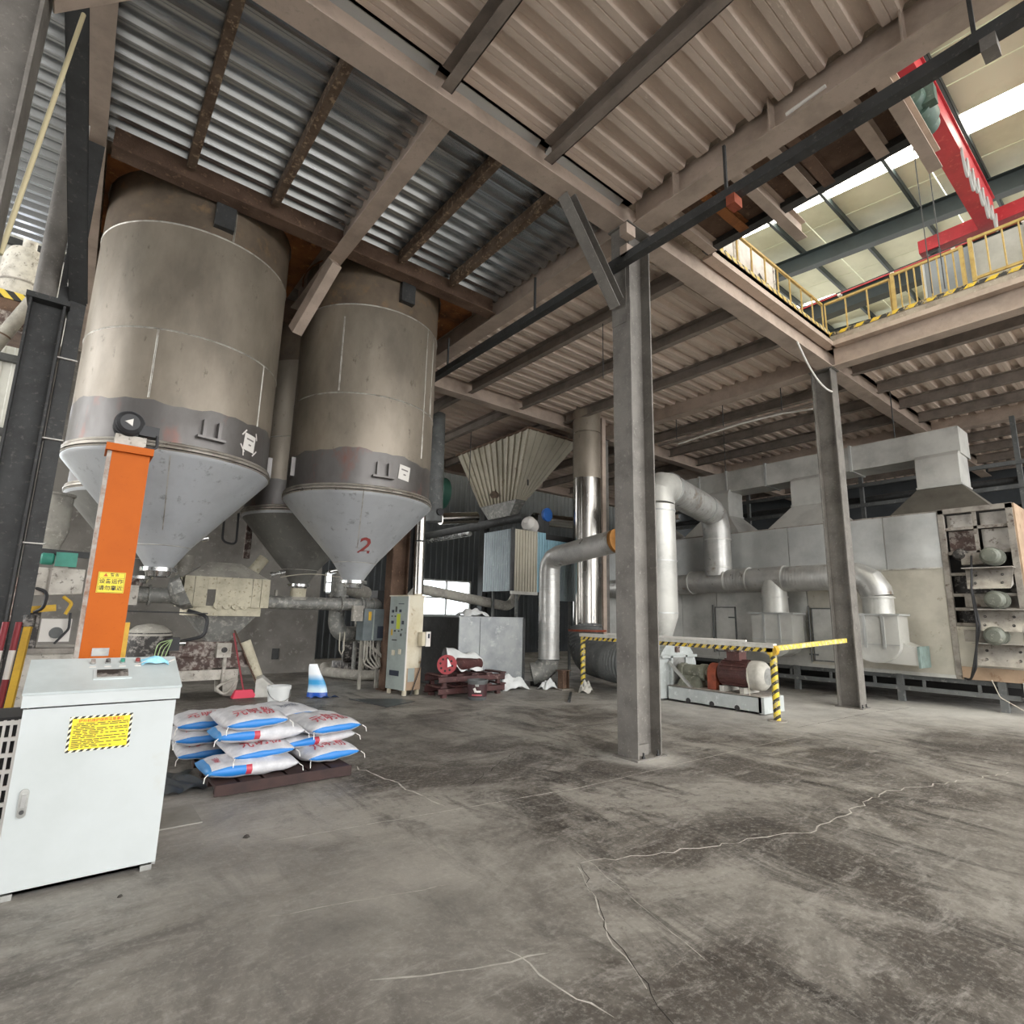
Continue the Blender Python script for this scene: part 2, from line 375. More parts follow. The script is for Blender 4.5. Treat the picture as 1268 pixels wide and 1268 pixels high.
# cantilevered platform lip along the crane opening: plate underside on short stub beams
B().box(5.62, 7.25, 1.46, 4.28, 7.40, 7.455).build('lip_plate', 'rust_brown', ceiling, smooth=0)
B().box(7.10, 7.25, 1.46, 4.28, 7.30, 7.46).build('lip_edge', 'steel_dark', ceiling, smooth=0)
for y, mt, h, x1 in ((4.1, 'steel_tan', .2, 7.1), (3.58, 'rust_orange', .12, 7.1), (3.05, 'steel_tan', .26, 7.75), (2.62, 'steel_tan', .16, 7.1), (2.40, 'rust_brown', .14, 7.1), (1.79, 'steel_tan', .16, 7.1), (1.42, 'steel_tan', .26, 7.7)):
    B().ibeam((5.66, y, 7.39-h/2), (x1, y, 7.39-h/2), .14, h, .012, .01).build('stub_beam', mt, ceiling, smooth=0)
# stiffeners on the web of the beam beside the opening
for y in (3.6, 2.35, 1.1):
    B().box(5.36, 5.50, y-.008, y+.008, 6.92, 7.36).build('stiffener', 'steel_tan', ceiling, smooth=0)
# concrete upstand along the opening with hazard tape on its face
b = B().box(7.25, 12.2, 4.30, 4.62, 7.39, 7.66); b.build('slab_edge', 'concrete_edge', ceiling, smooth=0)
b = B().box(11.9, 12.25, -2.2, 4.3, 7.39, 7.62); b.build('slab_edge', 'concrete_edge', ceiling, smooth=0)
B().box(11.82, 12.0, -2.1, 4.28, 7.3, 7.40).build('edge_ledge', 'steel_tan', ceiling, smooth=0)
B().box(7.3, 11.98, 4.22, 4.4, 7.3, 7.40).build('edge_ledge', 'steel_tan', ceiling, smooth=0)
stripes('hazard_edge', (0, 1, 1), .3, '2b2a26', 'd8b62e', .5, '9a8c6c')
stripes('hazard_edge_dusty', (1, 0, 1), .2, '3b3a34', 'cdb25a', .35, 'b8ab94')
B().box(11.885, 11.90, .2, 4.3, 7.56, 7.63).build('hazard_tape', 'hazard_edge', ceiling, smooth=0)
B().box(7.6, 11.9, 4.288, 4.30, 7.585, 7.66).build('hazard_tape', 'hazard_edge_dusty', ceiling, smooth=0)

# ================================================================== columns
def column(x, y, dx, dy, flange_x, name_label, mat='steel_grey', z1=6.9, z0=0):
    t = thing('steel_column', (x, y, z0), name_label, 'column')
    up = (1, 0, 0) if flange_x else (0, 1, 0)
    w, h = (dy, dx) if flange_x else (dx, dy)
    B().ibeam((x, y, z0+.02), (x, y, z1), w, h, .022, .014, up).build('shaft', mat, t, smooth=0)
    B().box(x-dx*.62, x+dx*.62, y-dy*.62, y+dy*.62, z0, z0+.02).build('base_plate', mat, t, smooth=0)
    for sx in (-1, 1):
        for sy in (-1, 1):
            b = B().cyl((x+sx*dx*.3, y+sy*dy*.52, z0+.02), (x+sx*dx*.3, y+sy*dy*.52, z0+.08), .012, n=8); hexbolt(b, (x+sx*dx*.3, y+sy*dy*.52, z0+.02), (0, 0, 1), .022, .02)
            b.build('anchor_bolt', 'steel_dark', t)
    B().box(x-dx*.6, x+dx*.6, y-dy*.6, y+dy*.6, z1-.02, z1).build('cap_plate', mat, t, smooth=0)
    return t
col1 = column(5.51, 4.42, .44, .30, True, 'free-standing grey steel column with a knee brace, white dust around its foot')
for s in (-1, 1):
    B().box(5.42, 5.60, 4.42+s*.05-.006, 4.42+s*.05+.006, .02, .14).build('foot_gusset', 'steel_grey', col1, smooth=0)
B().chan((5.26, 4.45, 5.72), (4.28, 4.45, 6.90), .16, .16, .012, up=(1, 0, 1), side=1).build('knee_brace', 'steel_grey', col1, smooth=0)
B().bar((5.29, 4.45, 5.45), (5.29, 4.45, 6.88), .02, .24, up=(0, 1, 0)).build('splice_plate', 'steel_grey', col1, smooth=0)
for z in (6.30, 6.62):
    B().box(5.14, 5.32, 4.18, 4.30, z, z+.16).build('bracket', 'steel_tan', col1, smooth=0)
column(12.08, 4.55, .30, .40, False, 'steel column at the corner of the crane opening, in front of the long dryer')
column(5.55, 11.0, .40, .30, True, 'brown steel column behind the pale electrical panel', 'rust_brown')
column(12.08, 11.0, .30, .40, False, 'steel column behind the shiny chimney')
column(18.6, 4.55, .3, .4, False, 'dark steel column behind the long dryer')
column(18.6, 11.0, .3, .4, False, 'dark steel column deep behind the ducts above the dryer')
ncol = column(-.87, 4.5, .44, .30, True, 'smooth grey column beside the diagonal pale conduit and the control desk')
B().chan((-.68, 4.45, 5.75), (.32, 4.45, 6.92), .2, .16, .012, up=(-1, 0, 1), side=1).build('knee_brace', 'steel_tan', ncol, smooth=0)
lcol = column(-.58, 7.4, .30, .24, True, 'dark steel column carrying cable trays beside the large silo', 'steel_dark', 4.78)
B().box(-.76, -.40, 7.26, 7.54, 4.78, 4.82).build('top_plate', 'steel_dark', lcol, smooth=0)
B().cyl((-.63, 7.42, 4.82), (-.63, 7.42, 6.9), .10, n=20).build('pipe_post', 'steel_grey', lcol)
B().box(-.52, -.36, 7.40, 7.42, 4.82, 6.9).build('web_plate', 'steel_dark', lcol, smooth=0)

# ================================================================== walls, windows, hall roof
def ribwall(name, x0, x1, y, z0, z1, mat, holes=(), pitch=.25, d=.03):
    """profiled sheet wall in the plane Y=y with rectangular window holes"""
    root = struct(link(name, None)); root.empty_display_size = .1
    zs = sorted({z0, z1, *[h[2] for h in holes], *[h[3] for h in holes]})
    xs_ = sorted({x0, x1, *[h[0] for h in holes], *[h[1] for h in holes]})
    for a, c2 in zip(xs_, xs_[1:]):
        for e, f in zip(zs, zs[1:]):
            mx, mz = (a+c2)/2, (e+f)/2
            if any(h[0] < mx < h[1] and h[2] < mz < h[3] for h in holes): continue
            n = max(1, round((c2-a)/pitch)); p = (c2-a)/n; pr = []
            for i in range(n):
                q = a+i*p; pr += [(q, y), (q+p*.35, y), (q+p*.45, y-d), (q+p*.7, y-d), (q+p*.8, y)]
            pr.append((c2, y)); m_ = len(pr)
            B().add([(u, w, e) for u, w in pr]+[(u, w, f) for u, w in pr], [(i, i+1, i+1+m_, i+m_) for i in range(m_-1)]).build('cladding_sheet', mat, root, smooth=0, normals=False)
    return root
def window(n, x0, x1, z0, z1, y, bars=2, rail=.5):
    w = struct(link('window_%d' % n, None)); w.empty_display_size = .1
    b = B()
    for a, c2, e, f in ((x0, x1, z0, z0+.06), (x0, x1, z1-.06, z1), (x0, x0+.06, z0, z1), (x1-.06, x1, z0, z1)): b.box(a, c2, y-.04, y+.04, e, f)
    b.build('frame', 'window_frame', w, smooth=0)
    for i in range(1, bars): 
        x = x0+(x1-x0)*i/bars; B().box(x-.03, x+.03, y-.035, y+.035, z0, z1).build('mullion', 'window_frame', w, smooth=0)
    zr = z0+(z1-z0)*rail; B().box(x0, x1, y-.035, y+.035, zr-.025, zr+.025).build('transom', 'window_frame', w, smooth=0)
    for i in range(bars):
        a, c2 = x0+(x1-x0)*i/bars, x0+(x1-x0)*(i+1)/bars
        for e, f in ((z0, zr), (zr, z1)): B().box(a+.03, c2-.03, y-.004, y+.004, e+.02, f-.02).build('pane', 'window_glass', w, smooth=0)
WY = 19.0
holes = [(10.62, 12.95, 1.50, 2.92), (6.85, 8.05, 2.18, 2.95)]
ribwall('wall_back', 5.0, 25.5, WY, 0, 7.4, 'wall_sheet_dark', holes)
for k, (a, c2, e, f) in enumerate(holes): window(k+1, a, c2, e, f, WY)
ribwall('wall_back_left', -14, -1.0, 21.0, 0, 15, 'pale_sheet', [(-9, -2.0, 3.4, 5.6)], .3)
window(4, -9, -2.0, 3.4, 5.6, 21.0, 5)
for k, z in enumerate((6.4, 8.6, 10.4, 12.2)):
    struct(B().chan((-14, 20.85, z), (-1, 20.85, z), .12, .22, .012).build('trim_%d' % (k+1), 'steel_dark', smooth=0))
w_in = struct(B().box(-1.0, 5.35, 15.1, 15.35, 0, 7.2).build('wall_inner', 'concrete_wall', smooth=0))
B().box(4.25, 4.42, 15.07, 15.1, .35, .62).build('switch_box', 'steel_dark', w_in, smooth=0)
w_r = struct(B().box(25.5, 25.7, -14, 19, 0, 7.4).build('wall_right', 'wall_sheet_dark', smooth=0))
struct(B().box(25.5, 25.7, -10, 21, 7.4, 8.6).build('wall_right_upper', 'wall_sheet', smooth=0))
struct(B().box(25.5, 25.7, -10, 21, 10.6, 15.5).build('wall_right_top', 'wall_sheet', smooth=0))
struct(B().box(-8.2, -8.0, -14, 6.5, 0, 12.5).build('wall_left_blocker', 'wall_sheet', smooth=0))  # unseen wall added to block side light, cut short to light the silos
# hall roof: cream insulated sheets rising gently with Y, light strips along the slope
def roofz(y): return 13.0 + .085*(y-4)
roof = struct(link('ceiling_hall', None)); roof.empty_display_size = .1
strip_x = [(2.2, 2.95), (8.2, 8.95), (14.2, 14.95), (20.2, 20.95)]
edges = [-14] + [e for s in strip_x for e in s] + [26]
for i, (a, c2) in enumerate(zip(edges, edges[1:])):
    sky = i % 2 == 1
    y = -9.0
    while y < 21.5:
        y2 = y+3.0
        wsub = [(a, c2)] if sky else [(a+(c2-a)*k/5, a+(c2-a)*(k+1)/5-.03) for k in range(5)]
        for u, w in wsub:
            B().add([(u, y, roofz(y)), (w, y, roofz(y)), (w, y2-.03, roofz(y2)), (u, y2-.03, roofz(y2)), (u, y, roofz(y)+.08), (w, y, roofz(y)+.08), (w, y2-.03, roofz(y2)+.08), (u, y2-.03, roofz(y2)+.08)],
                    [(3, 2, 1, 0), (4, 5, 6, 7), (0, 1, 5, 4), (1, 2, 6, 5), (2, 3, 7, 6), (3, 0, 4, 7)]).build('light_panel' if sky else 'roof_panel', 'skylight' if sky else 'roof_cream', roof, smooth=0)
        y = y2
for i in range(21):
    y = -8.4+1.5*i
    B().chan((-14, y, roofz(y)-.11), (26, y, roofz(y)-.11), .07, .2, .01).build('purlin', 'rafter_green', roof, smooth=0)
for x in (-1.4, 4.6, 10.6, 16.75, 22.6):
    B().ibeam((x, -9, roofz(-9)-.48), (x, 21.5, roofz(21.5)-.48), .26, .52, .02, .012).build('rafter', 'rafter_green', roof, smooth=0)
    for y in (1.0, 7.0, 13):
        B().bar((x, y, roofz(y)-.7), (x+.75, y, roofz(y)-.25), .06, .06).build('fly_brace', 'rafter_green', roof, smooth=0)

# ================================================================== silos
M('silo_steel', '9c9284', '7a7266', rough=.42, metal=.35, scale=1.1, lo=.4, hi=.66, stretch=(1, 1, .45), col3='6f675a', scale3=9, lo3=.62, hi3=.72, bump=.06, bscale=8)
M('silo_top', '7a6c5c', '5c5146', rough=.6, metal=.2, scale=1.6, col3='8d7457', scale3=4, lo3=.56, hi3=.74)
M('silo_primer', '6f6c6a', '5a5653', rough=.4, metal=.4, scale=1.6, stretch=(1, 1, .5), col3='7d5d55', scale3=2.2, lo3=.56, hi3=.7)
M('silo_ring', 'b2aca3', '8c857b', rough=.35, metal=.6, scale=4)
M('silo_cone', 'c4c7ca', 'b2b5b8', rough=.38, metal=.45, scale=1.4, col3='999b9d', scale3=8, lo3=.6, hi3=.72)
M('silo_cone_old', '777671', '5f5d59', rough=.6, metal=.2, scale=1.6, col3='8c8a83', scale3=9)
M('weld', 'c6c3bb', '807a70', rough=.4, metal=.5, scale=6)
M('paper', 'd9d5cf', rough=.8)
M('ink_grey', '77736f', rough=.8)
M('paint_red', '8e3f3c', rough=.7)
M('bright_steel', 'c9c9c7', 'a4a4a2', rough=.22, metal=.9, scale=3)
def silo(cx, cy, R, label, zr=3.52, ztip=2.10, ztop=7.36, seams=(), band=True, cone='silo_cone', cap=6.49, body='silo_steel', edge=4.08, wob=3):
    t = thing('silo', (cx, cy, ztip), label, 'silo')
    n = 72; rnd = random.Random(int(cx*100)+wob)
    B().lathe([(R, zr), (R, cap)], cx, cy, n).build('cylinder', body, t)
    B().lathe([(R-.004, cap), (R-.004, ztop)], cx, cy, n).build('top_course', 'silo_top', t)
    # primed lower band with a ragged painted edge
    ph = [rnd.uniform(0, 6.28) for _ in range(4)]
    def zed(a): return edge + .03*math.sin(3*a+ph[0]) + .018*math.sin(9*a+ph[1]) + .012*math.sin(23*a+ph[2])
    b = B(); b.rings([[(cx+R*1.002*math.cos(2*PI*i/n), cy+R*1.002*math.sin(2*PI*i/n), z if z else zed(2*PI*i/n)) for i in range(n)] for z in (zr, None)], caps=False)
    b.build('primed_band', 'silo_primer' if band else body, t)
    # flange rings
    for z, dr, h in ((zr+.035, .035, .03), (zr-.01, .05, .035), (zr-.05, .045, .02)):
        B().lathe([(R-.01, z-h/2), (R+dr, z-h/2), (R+dr+.006, z), (R+dr, z+h/2), (R-.01, z+h/2)], cx, cy, n).build('flange_ring', 'silo_ring', t)
    B().lathe([(R+.035, zr-.06), (R+.03, zr-.075), (R+.0, zr-.11)], cx, cy, n).build('cone_rim', 'silo_cone', t)
    r1 = .16
    B().lathe([(R+.005, zr-.105), (r1+.18, ztip+.30)], cx, cy, n).build('cone', cone, t)
    B().lathe([(r1+.182, ztip+.30), (r1, ztip+.02)], cx, cy, n).build('cone_tip', cone, t)
    B().lathe([(r1+.186, ztip+.295), (r1+.192, ztip+.30), (r1+.186, ztip+.305)], cx, cy, n).build('weld_seam', 'weld', t)
    B().lathe([(r1, ztip+.02), (r1+.06, ztip+.02), (r1+.06, ztip-.03), (r1, ztip-.03), (r1-.02, ztip-.1)], cx, cy, 28).build('outlet_flange', 'bright_steel', t)
    for z in seams:
        B().lathe([(R, z-.012), (R+.008, z), (R, z+.012)], cx, cy, n).build('weld_seam', 'weld', t)
    return t
def on_cyl(cx, cy, R, a0, z0):
    """text plane laid on a vertical cylinder, centred at angle a0 and height z0"""
    return lambda u, v: (cx+R*math.cos(a0+u/R), cy+R*math.sin(a0+u/R), z0+v)
def cyl_patch(cx, cy, R, a0, z0, w, h, tilt=0, n=6):
    b = B(); c_, s_ = math.cos(tilt), math.sin(tilt); f = on_cyl(cx, cy, R, a0, z0)
    def fn(i, j):
        u, v = (i-.5)*w, (j-.5)*h; return f(u*c_-v*s_, u*s_+v*c_)
    b.grid(fn, n, 2); return b
def lug(t, cx, cy, R, a, z):
    """two short bars on a small shelf welded to the band"""
    ca, sa = math.cos(a), math.sin(a); rad = Vector((ca, sa, 0)); tan = Vector((-sa, ca, 0)); p = Vector((cx, cy, z))+rad*R
    Rm = Matrix((tan, rad, Vector((0, 0, 1)))).transposed()
    b = B(); b.obox(p+rad*.045, (.34, .09, .03), Rm); b.build('lug_shelf', 'silo_primer', t, smooth=0)
    for s in (-1, 1):
        B().obox(p+rad*.035+tan*s*.09+Vector((0, 0, .12)), (.04, .07, .22), Rm).build('lug_bar', 'silo_primer', t, smooth=0)
S1 = (.91, 8.84, 1.2); S2 = (3.66, 8.82, 1.17)
s1 = silo(*S1, 'large steel silo beside the orange post, its paper notice held by crossed tape strips', seams=(5.01, 6.49))
s2 = silo(*S2, 'steel silo with a red number 2 painted on its cone', zr=3.43, ztip=2.08, seams=(4.92, 6.42), cap=6.42, edge=4.01, wob=9)
silo(3.66, 11.6, 1.17, 'dull grey silo standing behind the silo with the red number', zr=3.5, ztip=2.1, cone='silo_cone_old', band=True, seams=(4.9,))
silo(.91, 11.6, 1.17, 'dusty silo standing behind the large silo and the orange post', zr=3.5, ztip=2.1, cone='silo_cone_old', band=True, seams=(4.9,))
# vertical plate seams
def vseam(t, S, a, z0, z1):
    b = B(); cx, cy, R = S
    for da in (-.006, .006):
        b.grid(lambda i, j: (cx+(R+.003+.004*(1-abs(2*i-1)))*math.cos(a+da+(i-.5)*.008), cy+(R+.003+.004*(1-abs(2*i-1)))*math.sin(a+da+(i-.5)*.008), z0+(z1-z0)*j), 2, 1)
    b.build('weld_seam', 'weld', t)
vseam(s1, S1, math.radians(247), 4.1, 5.0); vseam(s1, S1, math.radians(314), 4.1, 5.0); vseam(s1, S1, math.radians(280), 6.5, 7.3)
vseam(s2, S2, math.radians(226), 4.95, 6.2); vseam(s2, S2, math.radians(300), 4.1, 6.4); vseam(s2, S2, math.radians(312), 4.95, 6.4)
def cone_fn(S, zr, ztip, a0, z0):
    cx, cy, R = S
    def r(z): return .34 + (R+.005-.34)*(z-(ztip+.30))/(zr-.105-ztip-.30)
    sl = math.hypot(1, (R-.34)/(zr-.4-ztip))
    def f(u, v):
        z = z0+v/sl; rr = r(z)+.006; a = a0+u/rr; return (cx+rr*math.cos(a), cy+rr*math.sin(a), z)
    return f
letters('2', .42, 'paint_red', s2, cone_fn(S2, 3.43, 2.08, math.radians(262), 2.62), 'painted_number')
for t, S, zr, zt, aa in ((s1, S1, 3.52, 2.1, 262), (s2, S2, 3.43, 2.08, 250)):
    f = cone_fn(S, zr, zt, math.radians(aa), 3.0); b = B()
    b.grid(lambda i, j: f((i-.5)*.012, -.55+1.2*j*.9), 1, 6); b.build('weld_seam', 'weld', t)
lug(s1, *S1, math.radians(281), 3.70); lug(s2, *S2, math.radians(263), 3.62)
def notice(t, S, a, z, tilt, tapes):
    cx, cy, R = S
    p = cyl_patch(cx, cy, R+.012, a, z, .21, .235, tilt).build('paper_notice', 'paper', t, smooth=0)
    for v, w in ((.045, .13), (-.03, .05)):
        cyl_patch(cx, cy, R+.0145, a+(.004)/R, z+v, w, .022, tilt).build('print_line', 'ink_grey', p, smooth=0)
    for u, v, tl, L in tapes:
        cyl_patch(cx, cy, R+.015, a+u/R, z+v, L, .02, tl).build('tape', 'paper', p, smooth=0)
notice(s1, S1, math.radians(308), 3.82, -.08, ((-.11, .12, .9, .11), (.12, .12, 1.9, .1), (-.12, -.10, 2.2, .12), (.11, -.12, .8, .12), (-.10, -.16, 1.7, .08)))
notice(s2, S2, math.radians(281), 3.76, -.1, ())
# side cleats between the silo shells
B().obox((2.14, 8.9, 3.75), (.12, .2, .32)).build('side_cleat', 'silo_primer', s1, smooth=0)
B().obox((2.47, 8.7, 3.8), (.06, .12, .3)).build('side_cleat', 'silo_primer', s2, smooth=0)
# hangers from the beam to the silo shells
for t, S, x in ((s1, S1, .98), (s2, S2, 3.72)):
    B().box(x-.12, x+.12, 7.56, 7.76, 6.60, 6.94).build('hanger_bracket', 'steel_dark', t, smooth=0)
B().bar((2.28, 8.6, 6.0), (2.52, 7.7, 6.86), .16, .2).build('strut', 'steel_tan', s1, smooth=0)

# ================================================================== piping and feeder under the silos
M('pipe_grey', '83837f', '6a6965', rough=.55, metal=.2, scale=3, col3='a7a49c', scale3=10, lo3=.5, hi3=.65)
M('pipe_dusty', 'a39f95', '84807a', rough=.8, scale=4, col3='c3beb2', scale3=14)
M('dust_cream', 'c6bfa9', 'aaa38f', rough=.85, scale=4, col3='8e856f', scale3=13, lo3=.58, hi3=.68)
M('machine_black', '34312f', '262422', rough=.6, scale=5, col3='8b8680', scale3=9, lo3=.5, hi3=.62)
M('machine_brown', '5d4a44', '443632', rough=.7, scale=5, col3='a39a92', scale3=8, lo3=.48, hi3=.6)
M('machine_white', 'c6c1b7', 'a09a90', rough=.75, scale=5, col3='716a62', scale3=13, lo3=.58, hi3=.66)
M('rubber', '2a2a2c', rough=.55); M('wire_green', 'a9c08c', rough=.6); M('rope', 'b9b3a4', rough=.9)
M('gear_green', '3d8f7c', '347a6a', rough=.5, scale=5)
M('yellow_paint', 'd3aa2f', 'b58f28', rough=.5, scale=6)
def hopper_feeder():
    t = thing('powder_feeder', (2.3, 11.9, 0), 'cream dusty feeder hopper with a ragged hood under the silos', 'feeder')
    # sheet hood with folded panels
    B().hull8([(1.6, 11.45, 2.16), (3.05, 11.45, 2.16), (3.05, 12.35, 2.16), (1.6, 12.35, 2.16)], [(2.0, 11.7, 2.46), (2.55, 11.7, 2.46), (2.55, 12.1, 2.46), (2.0, 12.1, 2.46)]).build('hood_top', 'pipe_dusty', t, smooth=0)
    for x0, x1, z0 in ((1.60, 1.76, 1.62), (1.77, 1.98, 1.62), (1.98, 2.12, 1.94), (2.12, 2.30, 1.64), (2.30, 2.50, 1.66), (2.50, 2.74, 1.64), (2.75, 2.90, 1.62), (2.91, 3.06, 1.62)):
        B().obox(((x0+x1)/2, 11.44+random.uniform(-.015, .015), (z0+2.17)/2), (x1-x0, .012, 2.17-z0), Matrix.Rotation(random.uniform(-.03, .03), 3, 'X')).build('hood_flap', 'dust_cream', t, smooth=0)
    for i in range(4):
        x = 2.18+.15*i; B().prof((x, 11.43, 1.66), (x, 11.45, 1.66), [(0, .075), (.02, .075)], 16).build('flap_scallop', 'dust_cream', t)
    B().box(3.04, 3.06, 11.45, 12.35, 1.62, 2.17).build('hood_side', 'dust_cream', t, smooth=0)
    B().box(1.6, 1.62, 11.45, 12.35, 1.62, 2.17).build('hood_side', 'dust_cream', t, smooth=0)
    B().box(1.7, 2.95, 11.5, 12.3, 1.46, 1.64).build('hopper_rim', 'dust_cream', t, smooth=0)
    B().hull8([(2.15, 11.75, .98), (2.5, 11.75, .98), (2.5, 12.05, .98), (2.15, 12.05, .98)], [(1.75, 11.55, 1.47), (2.9, 11.55, 1.47), (2.9, 12.25, 1.47), (1.75, 12.25, 1.47)]).build('hopper', 'pipe_grey', t, smooth=0)
    B().box(1.55, 2.95, 11.72, 12.3, .50, .78).build('gear_case', 'machine_brown', t, smooth=0)
    B().box(1.75, 2.65, 11.7, 12.2, .78, .98).build('upper_case', 'machine_brown', t, smooth=0)
    B().cyl((1.45, 11.8, .58), (2.25, 11.8, .58), .17, n=24).build('screw_barrel', 'machine_brown', t)
    B().box(2.28, 2.52, 11.55, 11.8, .70, .96).build('drive_box', 'machine_white', t, smooth=0)
    B().cyl((2.40, 11.55, .84), (2.40, 11.53, .84), .05, n=16).build('drive_hub', 'machine_black', t)
    B().cyl((2.44, 11.62, .2), (2.44, 11.62, .72), .035, n=12).build('drive_pipe', 'machine_white', t)
    B().box(1.2, 2.7, 11.62, 12.4, .30, .48).build('bed', 'machine_white', t, smooth=0)
    for x in (1.3, 2.58):
        B().hull8([(x-.1, 11.64, 0), (x+.1, 11.64, 0), (x+.1, 12.38, 0), (x-.1, 12.38, 0)], [(x-.14, 11.64, .30), (x+.14, 11.64, .30), (x+.14, 12.38, .30), (x-.14, 12.38, .30)]).build('bed_foot', 'machine_white', t, smooth=0)
    B().tube(arc_pts([(2.62, 11.6, .3), (2.3, 11.58, .16), (2.5, 11.5, .02), (2.66, 11.52, .25)], .1), .025, 8).build('hose', 'machine_white', t)
    B().cyl((2.78, 11.7, .98), (3.1, 11.6, .22), .10, .085, n=18).build('paper_sleeve', 'dust_cream', t)
    return t
hopper_feeder()
t = thing('exhaust_blower', (1.05, 11.5, 0), 'black dusty blower with a cap of white powder and dangling green wires', 'machine')
B().lathe([(.02, 1.30), (.22, 1.26), (.34, 1.16), (.36, 1.05), (.33, .9), (.33, .35), (.40, .32), (.40, .0)], 1.18, 11.5, 30).build('drum', 'machine_black', t)
B().lathe([(.02, 1.315), (.2, 1.28), (.33, 1.18), (.355, 1.11)], 1.18, 11.5, 30).build('powder_cap', 'pipe_dusty', t)
B().box(1.38, 1.62, 11.25, 11.45, .86, 1.08).build('junction_box', 'rubber', t, smooth=0)
B().cyl((1.62, 11.35, .98), (1.72, 11.35, .98), .05, n=12).build('connector', 'bright_steel', t)
for k in range(4):
    B().tube(arc_pts([(1.5, 11.24, 1.05), (1.28+.05*k, 11.12, 1.0-.05*k), (1.22+.04*k, 11.1, .5), (1.2+.03*k, 11.12, .22)], .12), .008, 6).build('green_wire', 'wire_green', t)
B().tube(arc_pts([(1.62, 11.4, 1.0), (2.0, 11.3, 1.1), (2.02, 11.3, 1.45), (1.7, 11.4, 1.55)], .15), .03, 8).build('hose', 'rubber', t)
B().tube([(.7, 11.3, 1.52), (2.0, 11.25, 1.50)], .012, 6).build('guard_wire', 'steel_dark', t)

def pipe_run(label, pts, r, mat='pipe_grey', rad=.3, flanges=(), name='conveying_pipe'):
    t = thing(name, pts[0], label, 'pipe'); b = B().tube(arc_pts(pts, rad, 7), r, 22); b.build('pipe', mat, t)
    for p, ax, rr in flanges:
        p = Vector(p); ax = Vector(ax)
        b = B().cyl(p-ax*.018, p+ax*.018, rr, n=24); b.build('flange', mat, t)
        u = ax.orthogonal().normalized(); w = ax.cross(u)
        for k in range(8):
            q = p+(u*math.cos(k*PI/4)+w*math.sin(k*PI/4))*(rr-.018); B().cyl(q-ax*.028, q+ax*.028, .008, n=6).build('flange_bolt', 'steel_dark', t)
    return t
scr = pipe_run('grey screw conveyor pipe running from the hood to the elbow under the back silo', [(3.05, 11.55, 1.74), (5.05, 11.55, 1.74)], .13, flanges=(((4.55, 11.55, 1.74), (1, 0, 0), .17), ((5.0, 11.55, 1.74), (1, 0, 0), .17)), name='screw_conveyor')
B().cyl((3.66, 11.6, 1.84), (3.66, 11.6, 2.04), .15, n=20).build('inlet_collar', 'dust_cream', scr)
B().cyl((3.66, 11.6, 1.80), (3.66, 11.6, 1.86), .2, n=20).build('inlet_flange', 'pipe_dusty', scr)
b = B(); b.box(3.2, 3.24, 11.52, 11.58, 1.86, 1.98); b.build('lifting_eye', 'pipe_dusty', scr, smooth=0)
B().prof((5.05, 11.55, 1.74), (5.45, 11.55, 1.74), [(0, .13), (.02, .15), (.1, .15), (.11, .12), (.2, .12), (.21, .16), (.3, .16), (.4, .1)], 24).build('gear_head', 'pipe_grey', scr)
scl = pipe_run('grey screw conveyor pipe on the orange-post end of the feeder hood', [(.55, 11.55, 1.80), (1.55, 11.55, 1.80)], .14, flanges=(((1.1, 11.55, 1.80), (1, 0, 0), .18),), name='screw_conveyor')
B().prof((1.42, 11.55, 1.78), (1.66, 11.5, 1.9), [(0, .15), (.1, .3), (.26, .33)], 8, caps=False).build('funnel', 'pipe_grey', scl, smooth=20)
B().box(.62, .92, 11.3, 11.7, 1.62, 1.95).build('valve_body', 'machine_white', scl, smooth=0)
B().prof((.78, 11.5, 1.95), (.78, 11.5, 2.07), [(0, .2), (.05, .2), (.06, .16), (.12, .16)], 20).build('valve_cap', 'machine_brown', scl)
B().tube(arc_pts([(.7, 11.55, 1.66), (.72, 11.55, 1.3), (.95, 11.5, .95)], .1), .1, 14).build('drop_pipe', 'pipe_grey', scl)
pipe_run('grey bent pipe hanging in a U below the screw conveyor, beside the concrete wall', [(4.62, 11.9, 2.4), (4.62, 11.9, 1.1), (5.5, 12.2, 1.1), (6.6, 13.2, 1.32)], .17, rad=.35, flanges=(((4.62, 11.9, 1.92), (0, 0, 1), .22), ((5.3, 12.1, 1.1), (.95, .3, 0), .2)), name='bent_pipe')
pipe_run('dusty slanted spout poking down into the cream hood', [(3.02, 11.9, 2.62), (2.72, 11.9, 2.18)], .11, 'dust_cream', name='spout_pipe')
pipe_run('pale sleeve with bellows between the hood and the large silo cone', [(1.62, 11.7, 2.55), (1.6, 11.7, 2.15)], .13, 'pipe_dusty', name='spout_sleeve')
for k, (x, y, z, l) in enumerate(((1.62, 10.7, 2.75, 'silver valve actuator below the edge of the large silo cone'), (3.1, 11.2, 2.28, 'small silver vibrator bolted near the back silo outlet'), (4.25, 11.2, 2.42, 'silver valve actuator between the two cones above the screw conveyor'))):
    t = thing('valve_actuator', (x, y, z), l, 'actuator')
    B().prof((x-.12, y, z-.03), (x+.14, y, z+.04), [(0, .05), (.05, .05), (.06, .035), (.16, .035), (.17, .055), (.27, .055)], 16).build('barrel', 'bright_steel', t)
    B().obox((x, y+.08, z), (.06, .12, .05)).build('mount', 'steel_dark', t, smooth=0)
